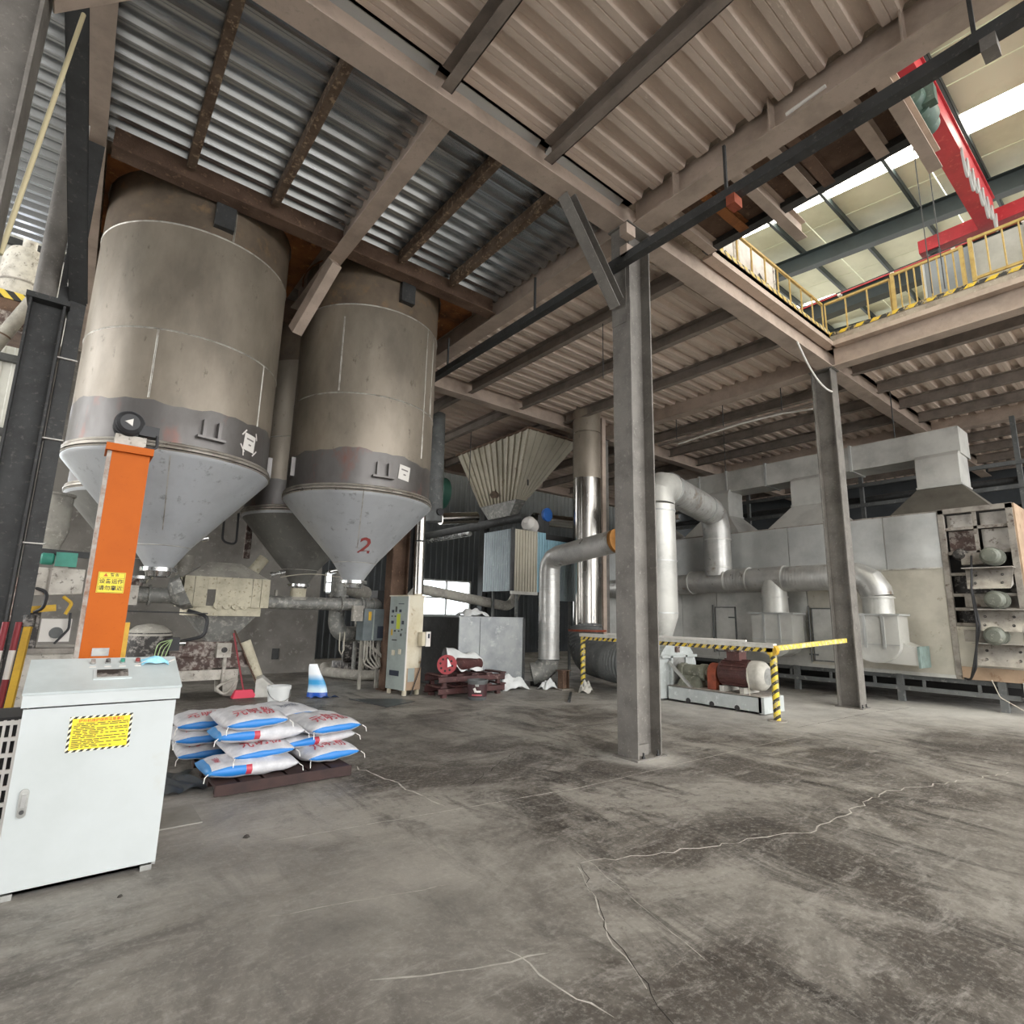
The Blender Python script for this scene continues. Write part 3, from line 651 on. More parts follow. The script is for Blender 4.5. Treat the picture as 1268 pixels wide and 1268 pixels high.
# hanging rope loops and cable on the pipes
for k, (x, y, z, L, lab) in enumerate(((4.72, 11.72, .95, .28, 'short rope loop hanging from the bent pipe'), (5.35, 11.98, 1.0, .7, 'long frayed rope hanging from the bent pipe flange'))):
    o = B().tube([(x-.06, y, z+.2), (x-.06, y, z), (x-.05, y, z-L*.6), (x, y, z-L*.95), (x+.05, y, z-L*.6), (x+.04, y, z), (x+.04, y, z+.2)], .014, 6).build('rope_loop', 'rope'); tag(o, lab, 'rope')
o = B().tube(arc_pts([(2.05, 11.1, 3.3), (2.06, 11.1, 2.8), (2.3, 11.1, 2.75), (2.28, 11.1, 3.35)], .12), .02, 8).build('cable_loop', 'rubber'); tag(o, 'black cable loop hanging under the large silo', 'cable')
o = B().box(2.78, 2.9, 12.6, 12.66, 2.65, 3.6).build('flat_bar', 'machine_brown'); tag(o, 'brown flat bar hanging between the silo cones before the concrete wall', 'bar')
o = B().tube(sag((3.2, 11.3, 2.22), (4.3, 11.3, 2.3), -.06)+[Vector((4.4, 11.3, 2.3))], .01, 6).build('thin_cable', 'rope'); tag(o, 'thin pale cable arching across the back silo outlet', 'cable')

# ================================================================== lift post and control desk
M('orange_paint', 'b75a0e', 'ad530b', rough=.55, scale=2, col3='a14c0a', scale3=30, lo3=.62, hi3=.7, spec=.2)
M('post_edge', 'a39c94', '7f5f4c', rough=.6, scale=14)
M('desk_white', 'b7bcbc', 'afb4b3', rough=.42, scale=1.5, col3='b4b7b4', scale3=4, lo3=.62, hi3=.78)
M('desk_top', 'c3cbcb', 'b4bcbc', rough=.4, scale=3)
M('sign_yellow', 'dfc928', rough=.5); M('sign_black', '1d1b17', rough=.55); M('sign_red', 'c05a1e', rough=.55)
M('plate_silver', 'a9a9a5', '8e8e8a', rough=.4, metal=.5, scale=9)
stripes('sign_border', (1, 0, -1), .034, '1d1b17', 'efe7c0', .55)
t = thing('lifting_post', (.27, 5.5, 0), 'tall orange steel lifting post carrying a yellow warning sign', 'post')
B().box(.125, .39, 5.5, 5.72, 0, 2.90).build('column', 'orange_paint', t, smooth=0)
B().box(.095, .124, 5.49, 5.74, 0, 2.92).build('side_rail', 'post_edge', t, smooth=0)
B().box(.08, .41, 5.46, 5.76, 2.86, 2.92).build('top_flange', 'orange_paint', t, smooth=0)
B().box(.13, .35, 5.52, 5.72, 2.92, 3.02).build('motor_mount', 'machine_white', t, smooth=0)
mo = B().prof((.215, 5.46, 3.12), (.215, 5.70, 3.12), [(0, .07), (.02, .095), (.04, .095), (.05, .105), (.20, .105), (.22, .09), (.24, .05)], 24).build('lift_motor', 'rubber', t)
for k in range(9):
    B().prof((.215, 5.52+.018*k, 3.12), (.215, 5.526+.018*k, 3.12), [(0, .112), (.006, .112)], 24).build('cooling_fin', 'rubber', mo)
B().prof((.215, 5.452, 3.12), (.215, 5.46, 3.12), [(0, .035), (.008, .04)], 3).build('fan_mark', 'paper', mo)
B().obox((.36, 5.55, 3.08), (.14, .1, .09)).build('terminal_box', 'rubber', mo, smooth=0)
B().tube(arc_pts([(.42, 5.5, 3.05), (.43, 5.5, 2.94), (.34, 5.48, 2.92)], .04), .012, 8).build('motor_cable', 'rubber', t)
sg = B().box(.165, .345, 5.492, 5.4995, 1.70, 1.865).build('warning_sign', 'sign_yellow', t, smooth=0)
def fr(x, z, y): return plane_fn((x, y, z), (1, 0, 0), (0, 0, 1))
letters('设备运作', .040, 'sign_black', sg, fr(.255, 1.790, 5.4905)); letters('请勿靠近', .040, 'sign_black', sg, fr(.255, 1.737, 5.4905))
letters('警告', .026, 'sign_black', sg, fr(.272, 1.842, 5.4905), space=1.4)
B().extr([(.198, 5.4905, 1.830), (.228, 5.4905, 1.830), (.213, 5.4905, 1.857)], (0, -.0008, 0)).build('warning_triangle', 'sign_red', sg, smooth=0)
letters('!', .018, 'sign_black', sg, fr(.213, 1.838, 5.489))
b = B()
for x0, x1, z0, z1 in ((.170, .340, 1.704, 1.706), (.170, .340, 1.859, 1.861), (.170, .172, 1.704, 1.861), (.338, .340, 1.704, 1.861), (.17, .34, 1.818, 1.820)): b.box(x0, x1, 5.4895, 5.4905, z0, z1)
b.build('sign_frame', 'sign_black', sg, smooth=0)
B().box(.20, .31, 5.493, 5.4995, 1.21, 1.27).build('name_plate', 'plate_silver', t, smooth=0)

t = thing('control_desk', (.27, 4.42, 0), 'white steel control desk with sloping top and yellow notice', 'cabinet')
X0, X1, Y0, Y1 = -.115, .645, 4.30, 4.72
B().box(X0+.02, X1-.02, Y0+.03, Y1-.03, .02, 1.0).build('carcass', 'desk_white', t, smooth=0)
dr = B().box(X0, X1-.005, Y0, Y0+.028, .045, 1.005).build('door', 'desk_white', t, smooth=0)
B().box(X0, X1, Y0+.03, Y1, .02, .05).build('plinth', 'plate_silver', t, smooth=0)
for x in (X0+.06, X1-.05):
    B().box(x-.03, x+.03, Y0+.01, Y0+.08, 0, .03).build('foot', 'plate_silver', t, smooth=0); B().box(x-.03, x+.03, Y1-.08, Y1-.01, 0, .03).build('foot', 'plate_silver', t, smooth=0)
lid = B().extr([(X0-.012, Y0-.012, 1.015), (X0-.012, Y0-.012, 1.085), (X0-.012, Y1, 1.235), (X0-.012, Y1, 1.015)], (X1-X0+.024, 0, 0)).build('lid', 'desk_white', t, smooth=0)
sl_ = (1.235-1.085)/(Y1-Y0+.012)
def topf(x, d, h=0): return (x, Y0-.012+d, 1.085+sl_*d+h)
b = B(); q = [topf(X0-.016, -.006, .001), topf(X1+.016, -.006, .001), topf(X1+.016, .436, .001), topf(X0-.016, .436, .001)]
b.extr(q, (0, -.004, .014)); b.build('top_panel', 'desk_top', t, smooth=0)
n_ = Vector((0, -sl_, 1)).normalized(); tl = Vector((0, 1, sl_)).normalized()
def on_top(x, d, lift=0): return Vector(topf(x, d, .015)) + n_*lift
Rt = Matrix((Vector((1, 0, 0)), tl, n_)).transposed()
db = B().obox(on_top(.29, .19, .004), (.20, .15, .008), Rt).build('display_bezel', 'desk_top', t, smooth=0)
B().obox(on_top(.29, .19, .009), (.165, .105, .004), Rt).build('display_screen', 'machine_black', db, smooth=0)
for x, mt, lab in ((.185, 'machine_brown', None), (.265, 'machine_black', None), (.345, 'gear_green', None), (.43, 'sign_red', None)):
    p = on_top(x, .35, 0); bt = B().cyl(p, p+n_*.012, .016, n=16).build('button_ring', 'plate_silver', t)
    B().cyl(p+n_*.012, p+n_*.03, .013, n=16).build('button_cap', mt if mt != 'sign_red' else 'paint_red', bt)
    B().obox(on_top(x, .30, .002), (.035, .016, .003), Rt).build('button_tag', 'paper', t, smooth=0)
hd = B().prof((X0+.055, Y0-.012, .50), (X0+.055, Y0, .50), [(0, .02), (.012, .024)], 20)
h = B(); pts = [(X0+.07+.021*math.cos(a), .5+(.055 if math.sin(a) >= 0 else -.055)+.021*math.sin(a)) for a in [i*PI/10 for i in range(20)]]
h.extr([(x, Y0, z) for x, z in pts], (0, -.012, 0)); hh = h.build('door_handle', 'plate_silver', dr, smooth=20)
B().box(X0+.061, X0+.079, Y0-.022, Y0-.012, .48, .55).build('handle_lever', 'bright_steel', dr, smooth=0)
B().prof((X0+.07, Y0-.012, .455), (X0+.07, Y0-.018, .455), [(0, .011), (.006, .011)], 14).build('handle_lock', 'steel_dark', dr)
# yellow notice with a striped border
bd = B().box(.105, .415, Y0-.003, Y0-.0005, .745, .945).build('notice_border', 'sign_border', dr, smooth=0)
B().box(.118, .402, Y0-.0045, Y0-.003, .757, .933).build('notice_sheet', 'sign_yellow', dr, smooth=0)
letters('提升机维护保养注意事项', .0205, 'sign_red', dr, fr(.26, .918, Y0-.006))
rnd = random.Random(5); b = B()
for k in range(14):
    z = .902-.0098*k - (.004 if k > 8 else 0); x = .128+(.012 if k in (0, 3, 6) else 0); xe = .395 if k not in (2, 5, 7, 10, 12, 13) else rnd.uniform(.2, .33)
    while x < xe:
        w = rnd.uniform(.012, .05); b.box(x, min(x+w, xe), Y0-.0052, Y0-.0045, z-.0022, z+.0022); x += w+rnd.uniform(.003, .012)
b.build('fine_print', 'sign_black', dr, smooth=0)
# face mask lying on the desk
M('mask_blue', '86c3da', 'a5d5e5', rough=.8, scale=20)
mk = thing('face_mask', on_top(.50, .34, .0), 'crumpled light blue face mask lying on the control desk', 'face mask')
b = B(); rnd = random.Random(3)
b.grid(lambda i, j: on_top(.45+.16*i, .29+.085*j*(1-.35*i), .004+.045*math.sin(PI*i)*(.45+.55*math.sin(PI*j)) + .007*math.sin(9*i+14*j)), 16, 10)
b.build('cloth', 'mask_blue', mk)
for s in (0, 1):
    c_ = on_top(.455 if not s else .62, .335, .01); B().tube([c_+Vector((.026*math.cos(a), .028*math.sin(a), .012*math.cos(a))) for a in [i*PI/7 for i in range(14)]], .0028, 6, close=True).build('ear_loop', 'paper', mk)

# ================================================================== long dryer
M('galv', 'c4c3bd', 'a6a5a0', rough=.42, metal=.3, scale=1.3, col3='c0c0ba', scale3=9, lo3=.55, hi3=.75)
M('galv_upper', 'bcbdba', 'a0a19f', rough=.4, metal=.35, scale=1.0, col3='b2b4b2', scale3=6, lo3=.55, hi3=.75)
M('oven_old', 'c0bbae', 'a39e91', rough=.55, metal=.25, scale=1.1, col3='7f6f58', scale3=3.5, lo3=.62, hi3=.75)
M('oven_tan', 'b49a80', '98816a', rough=.7, scale=1.5, col3='8a6b52', scale3=5)
M('frame_grey', '6a6c6b', '545655', rough=.6, scale=3, col3='8b8b88', scale3=9)
M('frame_dusty', '9d978e', '77706a', rough=.7, scale=5, col3='5e5048', scale3=8, lo3=.58, hi3=.68)
M('dark_hollow', '2c2b2b', rough=.8)
M('plate_bright', 'b9b4ac', '97918a', rough=.4, metal=.5, scale=4, col3='6e665e', scale3=9)
M('motor_grey', '6f7268', '595c54', rough=.55, scale=5, col3='9b9a90', scale3=10)
M('hood_dark', '6b675f', '57534c', rough=.55, metal=.3, scale=2)
M('duct_galv', 'b9b8b4', '9b9a97', rough=.36, metal=.5, scale=2.2, col3='8b7f72', scale3=2.4, lo3=.58, hi3=.72)
ov = thing('drying_oven', (15.3, 7.6, 0), 'long galvanised drying oven with a row of hoods above and drives at its end', 'oven')
FX = 14.07
B().box(FX+.02, 16.7, 3.34, 13.6, .60, 3.93).build('body', 'galv', ov, smooth=0)
up = [3.34, 4.35, 6.46, 8.6, 10.7, 13.6]
for a, c2 in zip(up, up[1:]): B().box(FX-.006, FX+.02, a+.012, c2-.012, 2.775, 3.93).build('upper_panel', 'galv_upper', ov, smooth=0)
lo_ = [3.34, 6.1, 8.52, 9.63, 11.6, 13.6]
for k, (a, c2) in enumerate(zip(lo_, lo_[1:])): B().box(FX-.002, FX+.02, a+.010, c2-.010, .62, 2.755).build('lower_panel', 'oven_old' if k == 0 else 'galv', ov, smooth=0)
for a, c2 in zip(up, up[1:]): B().box(FX-.015, FX, a, c2, 2.752, 2.78).build('seam_strip', 'weld', ov, smooth=0)
B().box(FX-.02, FX+.03, 3.3, 13.6, .55, .62).build('bottom_trim', 'galv', ov, smooth=0)
B().box(FX-.01, 16.72, 3.3, 13.6, 3.93, 3.96).build('top_cap', 'frame_dusty', ov, smooth=0)
def oven_door(y0, y1, z0, z1):
    d = B().box(FX-.03, FX-.006, y0, y1, z0, z1).build('door', 'galv', ov, smooth=0)
    for a, c2, e, f in ((y0-.03, y1+.03, z1, z1+.03), (y0-.03, y1+.03, z0-.03, z0), (y0-.03, y0, z0-.03, z1+.03), (y1, y1+.03, z0-.03, z1+.03)):
        B().box(FX-.035, FX-.006, a, c2, e, f).build('door_frame', 'frame_grey', ov, smooth=0)
    B().cyl((FX-.06, y1+.07, z0-.05), (FX-.06, y1+.07, z1+.08), .02, n=10).build('hinge_pin', 'frame_grey', d)
    B().cyl((FX-.06, y0-.02, z1-.25), (FX-.06, y0+.16, z1-.25), .018, n=10).build('latch', 'frame_grey', d)
    B().obox((FX-.05, y1+.02, z0+.12), (.04, .2, .04)).build('hinge', 'frame_grey', d, smooth=0)
oven_door(8.0, 8.55, .78, 1.92); oven_door(5.25, 6.0, .72, 1.90)
# base frame: legs, rails, short posts
for y in (2.66, 4.33, 6.48, 8.5, 10.6, 12.7):
    B().bar((14.1, y, 0), (14.1, y, .56), .12, .10, up=(1, 0, 0)).build('leg', 'frame_grey', ov, smooth=0)
    B().bar((16.5, y, 0), (16.5, y, .56), .12, .10, up=(1, 0, 0)).build('leg', 'frame_grey', ov, smooth=0)
    B().box(14.1, 16.5, y-.05, y+.05, .46, .56).build('cross_beam', 'frame_grey', ov, smooth=0)
for z, x in ((.28, 14.05), (.50, 14.2)):
    B().bar((x, 2.4, z), (x, 13.5, z), .06, .09).build('base_rail', 'frame_grey', ov, smooth=0)
for i in range(12):
    y = 3.0+.9*i; B().bar((14.07, y, .3), (14.07, y, .46), .05, .05, up=(1, 0, 0)).build('rail_post', 'frame_grey', ov, smooth=0)
B().box(15.2, 15.3, 2.4, 13.5, .2, .5).build('conveyor_bed', 'dark_hollow', ov, smooth=0)
# drive end: open frame with plates, motors and brackets
E0, E1 = 2.15, 3.33
B().box(14.5, 16.7, E0+.02, E1, .6, 3.93).build('end_core', 'dark_hollow', ov, smooth=0)
for y in (E0+.05, E1-.04): B().box(FX-.03, FX+.06, y-.05, y+.05, .55, 3.96).build('end_post', 'frame_dusty', ov, smooth=0)
for z, h in ((3.92, .10),): B().box(FX-.03, FX+.06, E0, E1, z-h/2, z+h/2).build('end_rail', 'frame_dusty', ov, smooth=0)
for z in (3.55, 3.05, 2.62, 1.92, 1.62, 2.2): B().box(FX+.02, FX+.09, E0, E1, z-.03, z+.03).build('end_rail', 'frame_dusty', ov, smooth=0)
B().box(FX+.02, FX+.07, 2.72, 2.78, 2.9, 3.9).build('end_mullion', 'frame_dusty', ov, smooth=0)
for y0, y1, z0, z1, mt in ((2.22, 2.70, 3.58, 3.86, 'plate_bright'), (2.8, 3.24, 3.58, 3.86, 'plate_bright'), (2.22, 2.70, 3.08, 3.52, 'plate_bright'), (2.8, 3.24, 3.08, 3.52, 'machine_brown'), (2.22, 3.24, 2.25, 2.6, 'machine_black'), (2.22, 2.6, 1.95, 2.18, 'plate_bright'), (2.22, 3.24, 1.66, 1.9, 'machine_black')):
    B().box(14.3, 14.34, y0, y1, z0, z1).build('inner_plate', mt, ov, smooth=0)
B().box(FX-.02, FX+.03, E0, E1, .72, 1.58).build('lower_skirt', 'oven_old', ov, smooth=0)
B().box(FX-.05, FX+.02, E0-.02, E1-.1, .56, .80).build('sill_plate', 'oven_tan', ov, smooth=0)
B().box(FX, 16.7, E0-.03, E0, .6, 3.96).build('end_wall', 'oven_tan', ov, smooth=0)
for z in (1.5, 2.6): B().box(FX+.1, 16.6, E0-.06, E0-.03, z-.04, z+.04).build('end_wall_batten', 'frame_dusty', ov, smooth=0)
for z0, y0, y1 in ((2.30, 2.28, 2.92), (1.50, 2.2, 2.86), (.86, 2.18, 2.9)):
    br = B().extr([(13.72, y0, z0), (13.72, y1, z0), (13.98, y1+.05, z0+.40), (13.98, y0-.05, z0+.40)], (.015, 0, .005)).build('motor_bracket', 'plate_bright', ov, smooth=0)
    B().extr([(13.72, y0, z0), (14.07, y0, z0+.1), (14.07, y0, z0+.42), (13.98, y0-.02, z0+.40)], (0, .012, 0)).build('bracket_gusset', 'plate_bright', br, smooth=0)
    B().box(13.72, 14.08, y0-.06, y1+.06, z0+.40, z0+.415).build('bracket_shelf', 'plate_bright', br, smooth=0)
    for yy in (y0+.12, y1-.12):
        for fr_ in (.3, .7): 
            x = 13.72+.26*fr_; B().cyl((x-.02, yy, z0+.4*fr_), (x+.0, yy, z0+.4*fr_-.012), .025, n=10).build('bracket_bolt', 'machine_black', br)
for k, (y, z) in enumerate(((2.50, 2.92), (2.52, 2.09), (2.60, 1.42))):
    mo = B().prof((13.55, y, z), (14.1, y, z), [(0, .04), (.01, .11), (.04, .14), (.12, .15), (.13, .16), (.34, .16), (.35, .14), (.42, .14), (.43, .17), (.5, .17)], 26).build('gear_motor', 'motor_grey', ov)
    for q in range(7):
        B().prof((13.70+.028*q, y, z), (13.71+.028*q, y, z), [(0, .172), (.01, .172)], 26).build('motor_fin', 'motor_grey', mo)
    B().box(13.9, 14.05, y+.16, y+.5, z-.13, z+.1).build('gear_case', 'frame_dusty', mo, smooth=0)
B().prof((13.85, 3.02, 3.0), (14.2, 3.02, 3.0), [(0, .08), (.1, .12), (.2, .12), (.35, .08)], 18).build('chain_drive', 'machine_black', ov)
for dx in (0, .04):
    B().tube(arc_pts([(13.75, 2.8, 2.95), (13.72+dx, 2.86, 2.3), (13.7, 2.84-dx, 1.6), (13.75, 2.95+dx, .8), (13.95, 3.1, .55), (14.1, 3.3, .6)], .15), .018, 8).build('motor_cable', 'rubber', ov)
B().tube(arc_pts([(13.8, 2.75, .6), (13.75, 2.65, .3), (13.9, 2.3, .05)], .1), .008, 6).build('loose_wire', 'rope', ov)
B().box(13.95, 14.4, 2.0, 2.34, .28, .58).build('chain_guard', 'plate_bright', ov, smooth=0)
# hoods on the roof
for yc, w in ((3.43, .40), (6.28, .38), (8.9, .42), (11.4, .42)):
    x0, x1 = 14.45, 15.95
    h = B().hull8([(x0, yc-.95, 3.96), (x1+.3, yc-.95, 3.96), (x1+.3, yc+.95, 3.96), (x0, yc+.95, 3.96)], [(14.85, yc-w, 4.62), (15.65, yc-w, 4.62), (15.65, yc+w, 4.62), (14.85, yc+w, 4.62)]).build('hood', 'hood_dark' if yc < 5 else 'galv', ov, smooth=0)
    B().box(14.83, 15.67, yc-w-.02, yc+w+.02, 4.62, 4.66).build('hood_collar', 'galv', ov, smooth=0)
    prf = [(14.85, 4.66), (15.65, 4.66), (15.65, 5.34), (15.2, 5.44), (14.98, 5.42), (14.87, 5.32), (14.84, 5.1)]
    B().extr([(x, yc-w, z) for x, z in prf], (0, 2*w, 0)).build('hood_neck', 'galv', ov, smooth=20)
hd_ = thing('roof_duct', (15.3, 8, 5.3), 'long rectangular sheet duct joining the hoods above the oven', 'duct')
segs = [3.0, 5.2, 7.4, 8.6, 9.5, 10.9, 12.6]
for a, c2 in zip(segs, segs[1:]):
    B().box(15.0, 15.8, a, c2-.01, 5.36, 5.98).build('duct_section', 'galv', hd_, smooth=0)
    B().box(14.97, 15.83, c2-.03, c2+.03, 5.33, 6.01).build('duct_flange', 'galv_upper', hd_, smooth=0)
for y in (4.2, 8.6, 12): B().cyl((15.0, y, 5.98), (15.0, y, 7.4), .012, n=6).build('hanger_rod', 'steel_dark', hd_)

# header pipe along the oven front with its two fans
hp = thing('header_duct', (13.55, 7.5, 2.6), 'round spiral header duct along the oven front with branches down to two fans', 'duct')
HX, HZ, HR = 13.52, 2.62, .30
ribduct(B(), (HX, 13.0, HZ-.16), (HX, 8.9, HZ-.06), HR-.03, .09, .006).build('duct_section', 'duct_galv', hp)
for a, c2 in ((8.9, 7.85), (7.85, 7.25), (7.25, 6.35), (6.35, 5.0)):
    b = B(); (ribduct(b, (HX, a, HZ-.02), (HX, c2, HZ), HR, .07, .006) if (a-c2) > 1.2 or a < 7.9 and a > 7.3 else b.cyl((HX, a, HZ-.02), (HX, c2, HZ), HR, n=28)); b.build('duct_section', 'duct_galv', hp)
    B().cyl((HX, c2-.02, HZ), (HX, c2+.02, HZ), HR+.018, n=28).build('duct_band', 'galv', hp)
B().cyl((HX, 8.88, HZ-.03), (HX, 8.92, HZ-.03), HR+.018, n=28).build('duct_band', 'galv', hp)
B().tube([(HX, 5.0, HZ), (HX, 4.78, HZ-.01), (HX, 4.55, HZ-.14), (HX, 4.43, HZ-.36), (HX, 4.42, HZ-.45)], [HR, HR, HR+.01, HR+.01, HR], 28).build('end_elbow', 'duct_galv', hp, smooth=22)
B().cyl((HX, 4.42, HZ-.45), (HX, 4.42, 1.80), HR-.01, n=28).build('drop_pipe', 'galv', hp)
B().cyl((HX, 4.42, HZ-.50), (HX, 4.42, HZ-.47), HR+.02, n=28).build('duct_band', 'galv', hp)
B().cyl((HX-.03, 6.62, HZ-.05), (HX-.03, 6.62, 1.78), HR-.02, HR+.0, n=28).build('drop_pipe', 'galv', hp)
B().cyl((HX-.03, 6.62, 2.16), (HX-.03, 6.62, 2.19), HR+.02, n=28).build('duct_band', 'galv', hp)
B().cyl((HX, 8.1, 2.75), (HX, 8.1, 3.75), .34, n=28).build('riser', 'duct_galv', hp)
ribduct(B(), (HX, 8.1, 2.95), (HX, 8.1, 3.72), .342, .10, .006).build('riser_section', 'duct_galv', hp)
for z in (2.95, 3.70): B().cyl((HX, 8.1, z), (HX, 8.1, z+.03), .362, n=28).build('duct_band', 'galv', hp)
# oven fans
M('flange_teal', '7d8f8a', '6b7a76', rough=.6, scale=8)
def oven_fan(y0, y1, flare, label):
    t = thing('oven_fan', (13.5, (y0+y1)/2, .62), label, 'fan'); yc, R = (y0+y1)/2, (y1-y0)/2
    pts = [(y0, 1.78), (y1, 1.78)] + [(yc+R*math.cos(a), 1.18-R*.85*math.sin(a)) for a in [i*PI/14 for i in range(15)]]
    B().extr([(13.22, y, z) for y, z in pts], (.6, 0, 0)).build('scroll_case', 'galv', t, smooth=15)
    B().box(13.18, 13.86, y0-.05, y1+.05, 1.76, 1.80).build('inlet_flange', 'galv_upper', t, smooth=0)
    for k in (.3, .68): 
        y = y0+(y1-y0)*k; B().box(13.19, 13.22, y-.025, y+.025, 1.1, 1.76).build('stiffener', 'galv_upper', t, smooth=0)
    B().box(13.2, 13.22, y0, y1, 1.16, 1.18).build('stiffener', 'galv_upper', t, smooth=0)
    if flare: B().hull8([(13.4, y0-.25, .78), (13.95, y0-.25, .78), (13.95, yc, .80), (13.4, yc, .80)], [(13.4, y0-.25, 1.12), (13.95, y0-.25, 1.12), (13.95, yc, 1.4), (13.4, yc, 1.4)]).build('outlet', 'galv', t, smooth=0); B().box(13.36, 13.99, y0-.28, y0-.24, .74, 1.16).build('outlet_flange', 'flange_teal', t, smooth=0)
    B().box(13.35, 14.07, yc-.2, yc+.2, 1.25, 1.6).build('shaft_box', 'galv', t, smooth=0)
oven_fan(4.0, 4.9, True, 'rounded galvanised fan casing below the bent end of the header duct')
oven_fan(6.12, 7.1, False, 'galvanised fan casing below the middle branch of the header duct')

# ================================================================== transfer duct, fan and motor in the striped enclosure
td = thing('transfer_duct', (9.95, 7.35, 1.2), 'galvanised duct rising behind the column and bending over to the header duct', 'duct')
B().prof((9.95, 7.35, 1.15), (9.95, 7.35, 4.05), [(0, .2), (.5, .36), (2.9, .36)], 26).build('riser', 'galv', td)
for z in (1.7, 2.8, 3.9): B().cyl((9.95, 7.35, z), (9.95, 7.35, z+.03), .375, n=26).build('duct_band', 'galv_upper', td)
B().tube([(9.95, 7.35, 4.05), (9.98, 7.37, 4.3), (10.2, 7.42, 4.52), (10.5, 7.46, 4.55)], .36, 26).build('elbow', 'galv', td, smooth=22)
ribduct(B(), (10.5, 7.46, 4.55), (13.1, 8.02, 4.45), .36, .14, .006, 28).build('cross_section', 'duct_galv', td)
B().cyl((10.48, 7.46, 4.55), (10.54, 7.47, 4.55), .378, n=28).build('duct_band', 'galv_upper', td)
B().cyl((12.6, 7.91, 4.47), (12.66, 7.92, 4.47), .378, n=28).build('duct_band', 'galv_upper', td)
B().tube([(13.1, 8.02, 4.45), (13.35, 8.08, 4.38), (13.5, 8.1, 4.1), (13.52, 8.1, 3.75)], .355, 28).build('elbow', 'duct_galv', td, smooth=22)
M('fan_blue', 'b3b8b6', '9fa4a2', rough=.5, scale=3, col3='cfd4d2', scale3=8)
M('motor_maroon', '5c3a36', '4a2f2c', rough=.6, scale=6, col3='7a5b54', scale3=14)
M('motor_white', 'bfbcb3', 'a39f96', rough=.6, scale=5)
M('coupling_red', '95492f', '6f3626', rough=.7, scale=6)
M('bearing_green', '77786a', '5e5f53', rough=.65, scale=5, col3='a9a698', scale3=9)
fm = thing('exhaust_fan', (10.0, 6.2, 0), 'pale blue centrifugal fan on a steel bed beside the free-standing column', 'fan')
pts = [(10.0+.62*math.cos(a), .58+.56*math.sin(a)) for a in [-.35+i*(PI+.7)/20 for i in range(21)]] + [(9.42, .04), (10.58, .04)]
B().extr([(x, 7.02, z) for x, z in pts], (0, .55, 0)).build('fan_case', 'fan_blue', fm, smooth=15)
B().extr([(10+(x-10)*1.05, 7.0, .58+(z-.58)*1.05 if z > .1 else z) for x, z in pts], (0, .02, 0)).build('case_rim', 'fan_blue', fm, smooth=15)
for x in (9.72, 10.22): B().box(x-.03, x+.03, 6.94, 7.0, .12, .86).build('case_stiffener', 'fan_blue', fm, smooth=0)
B().box(9.40, 10.6, 6.94, 7.0, .82, .87).build('case_stiffener', 'fan_blue', fm, smooth=0)
B().box(9.78, 10.16, 6.96, 7.0, .36, .84).build('access_plate', 'plate_silver', fm, smooth=0)
B().box(9.90, 10.02, 6.955, 7.0, .92, 1.04).build('name_plate', 'machine_brown', fm, smooth=0)
B().cyl((9.95, 7.57, .6), (9.95, 7.75, .6), .36, n=28).build('inlet_collar', 'fan_blue', fm)
B().chan((9.62, 5.05, .16), (9.62, 6.95, .16), .08, .26, .012, side=-1).build('bed_rail', 'fan_blue', fm, smooth=0)
B().chan((10.25, 5.05, .16), (10.25, 6.95, .16), .08, .26, .012).build('bed_rail', 'fan_blue', fm, smooth=0)
B().box(9.58, 10.29, 5.0, 5.1, .02, .29).build('bed_end', 'fan_blue', fm, smooth=0)
B().box(9.58, 10.29, 5.05, 6.95, .285, .30).build('bed_top', 'frame_dusty', fm, smooth=0)
for y in (5.5, 6.0, 6.5): B().prof((9.574, y, .06), (9.584, y, .06), [(0, .05), (.01, .05)], 14).build('bed_hole', 'dark_hollow', fm)
B().bar((9.62, 6.95, .75), (9.62, 6.45, .3), .05, .05).build('case_brace', 'plate_silver', fm, smooth=0)
bh = B().prof((9.95, 6.92, .58), (9.95, 6.25, .58), [(0, .12), (.05, .12), (.06, .15), (.14, .15), (.15, .13), (.5, .13), (.51, .16), (.62, .16), (.63, .1), (.67, .1)], 22).build('bearing_housing', 'bearing_green', fm)
B().hull8([(9.72, 6.35, .3), (10.18, 6.35, .3), (10.18, 6.85, .3), (9.72, 6.85, .3)], [(9.84, 6.4, .5), (10.06, 6.4, .5), (10.06, 6.8, .5), (9.84, 6.8, .5)]).build('bearing_pedestal', 'bearing_green', fm, smooth=0)
b = B(); prf = [(9.95+.2*math.cos(a), .58+.2*math.sin(a)) for a in [i*PI/12 for i in range(13)]] + [(9.75, .3), (10.15, .3)]
b.extr([(x, 6.0, z) for x, z in prf], (0, .18, 0)); b.build('coupling_guard', 'coupling_red', fm, smooth=20)
mo = B().prof((9.95, 5.98, .62), (9.95, 5.35, .62), [(0, .1), (.02, .22), (.06, .24), (.5, .24), (.63, .24)], 28).build('motor_body', 'motor_maroon', fm)
for k in range(22):
    a = 2*PI*k/22
    if -2.2 < (a if a < PI else a-2*PI) < -.9: continue
    c_ = Vector((9.95+.25*math.cos(a), 5.66, .62+.25*math.sin(a)))
    B().obox(c_, (.035, .48, .008), Matrix.Rotation(-a, 3, 'Y')).build('cooling_fin', 'motor_maroon', mo, smooth=0)
B().prof((9.95, 5.36, .62), (9.95, 5.08, .62), [(0, .262), (.15, .262), (.2, .25), (.25, .2), (.27, .17), (.275, .16)], 30).build('fan_cowl', 'motor_white', fm)
B().prof((9.95, 5.09, .62), (9.95, 5.078, .62), [(0, .15), (.012, .145)], 24).build('cowl_grille', 'plate_silver', fm)
tb = B().box(9.82, 10.08, 5.55, 5.80, .86, 1.02).build('terminal_box', 'motor_maroon', fm, smooth=0)
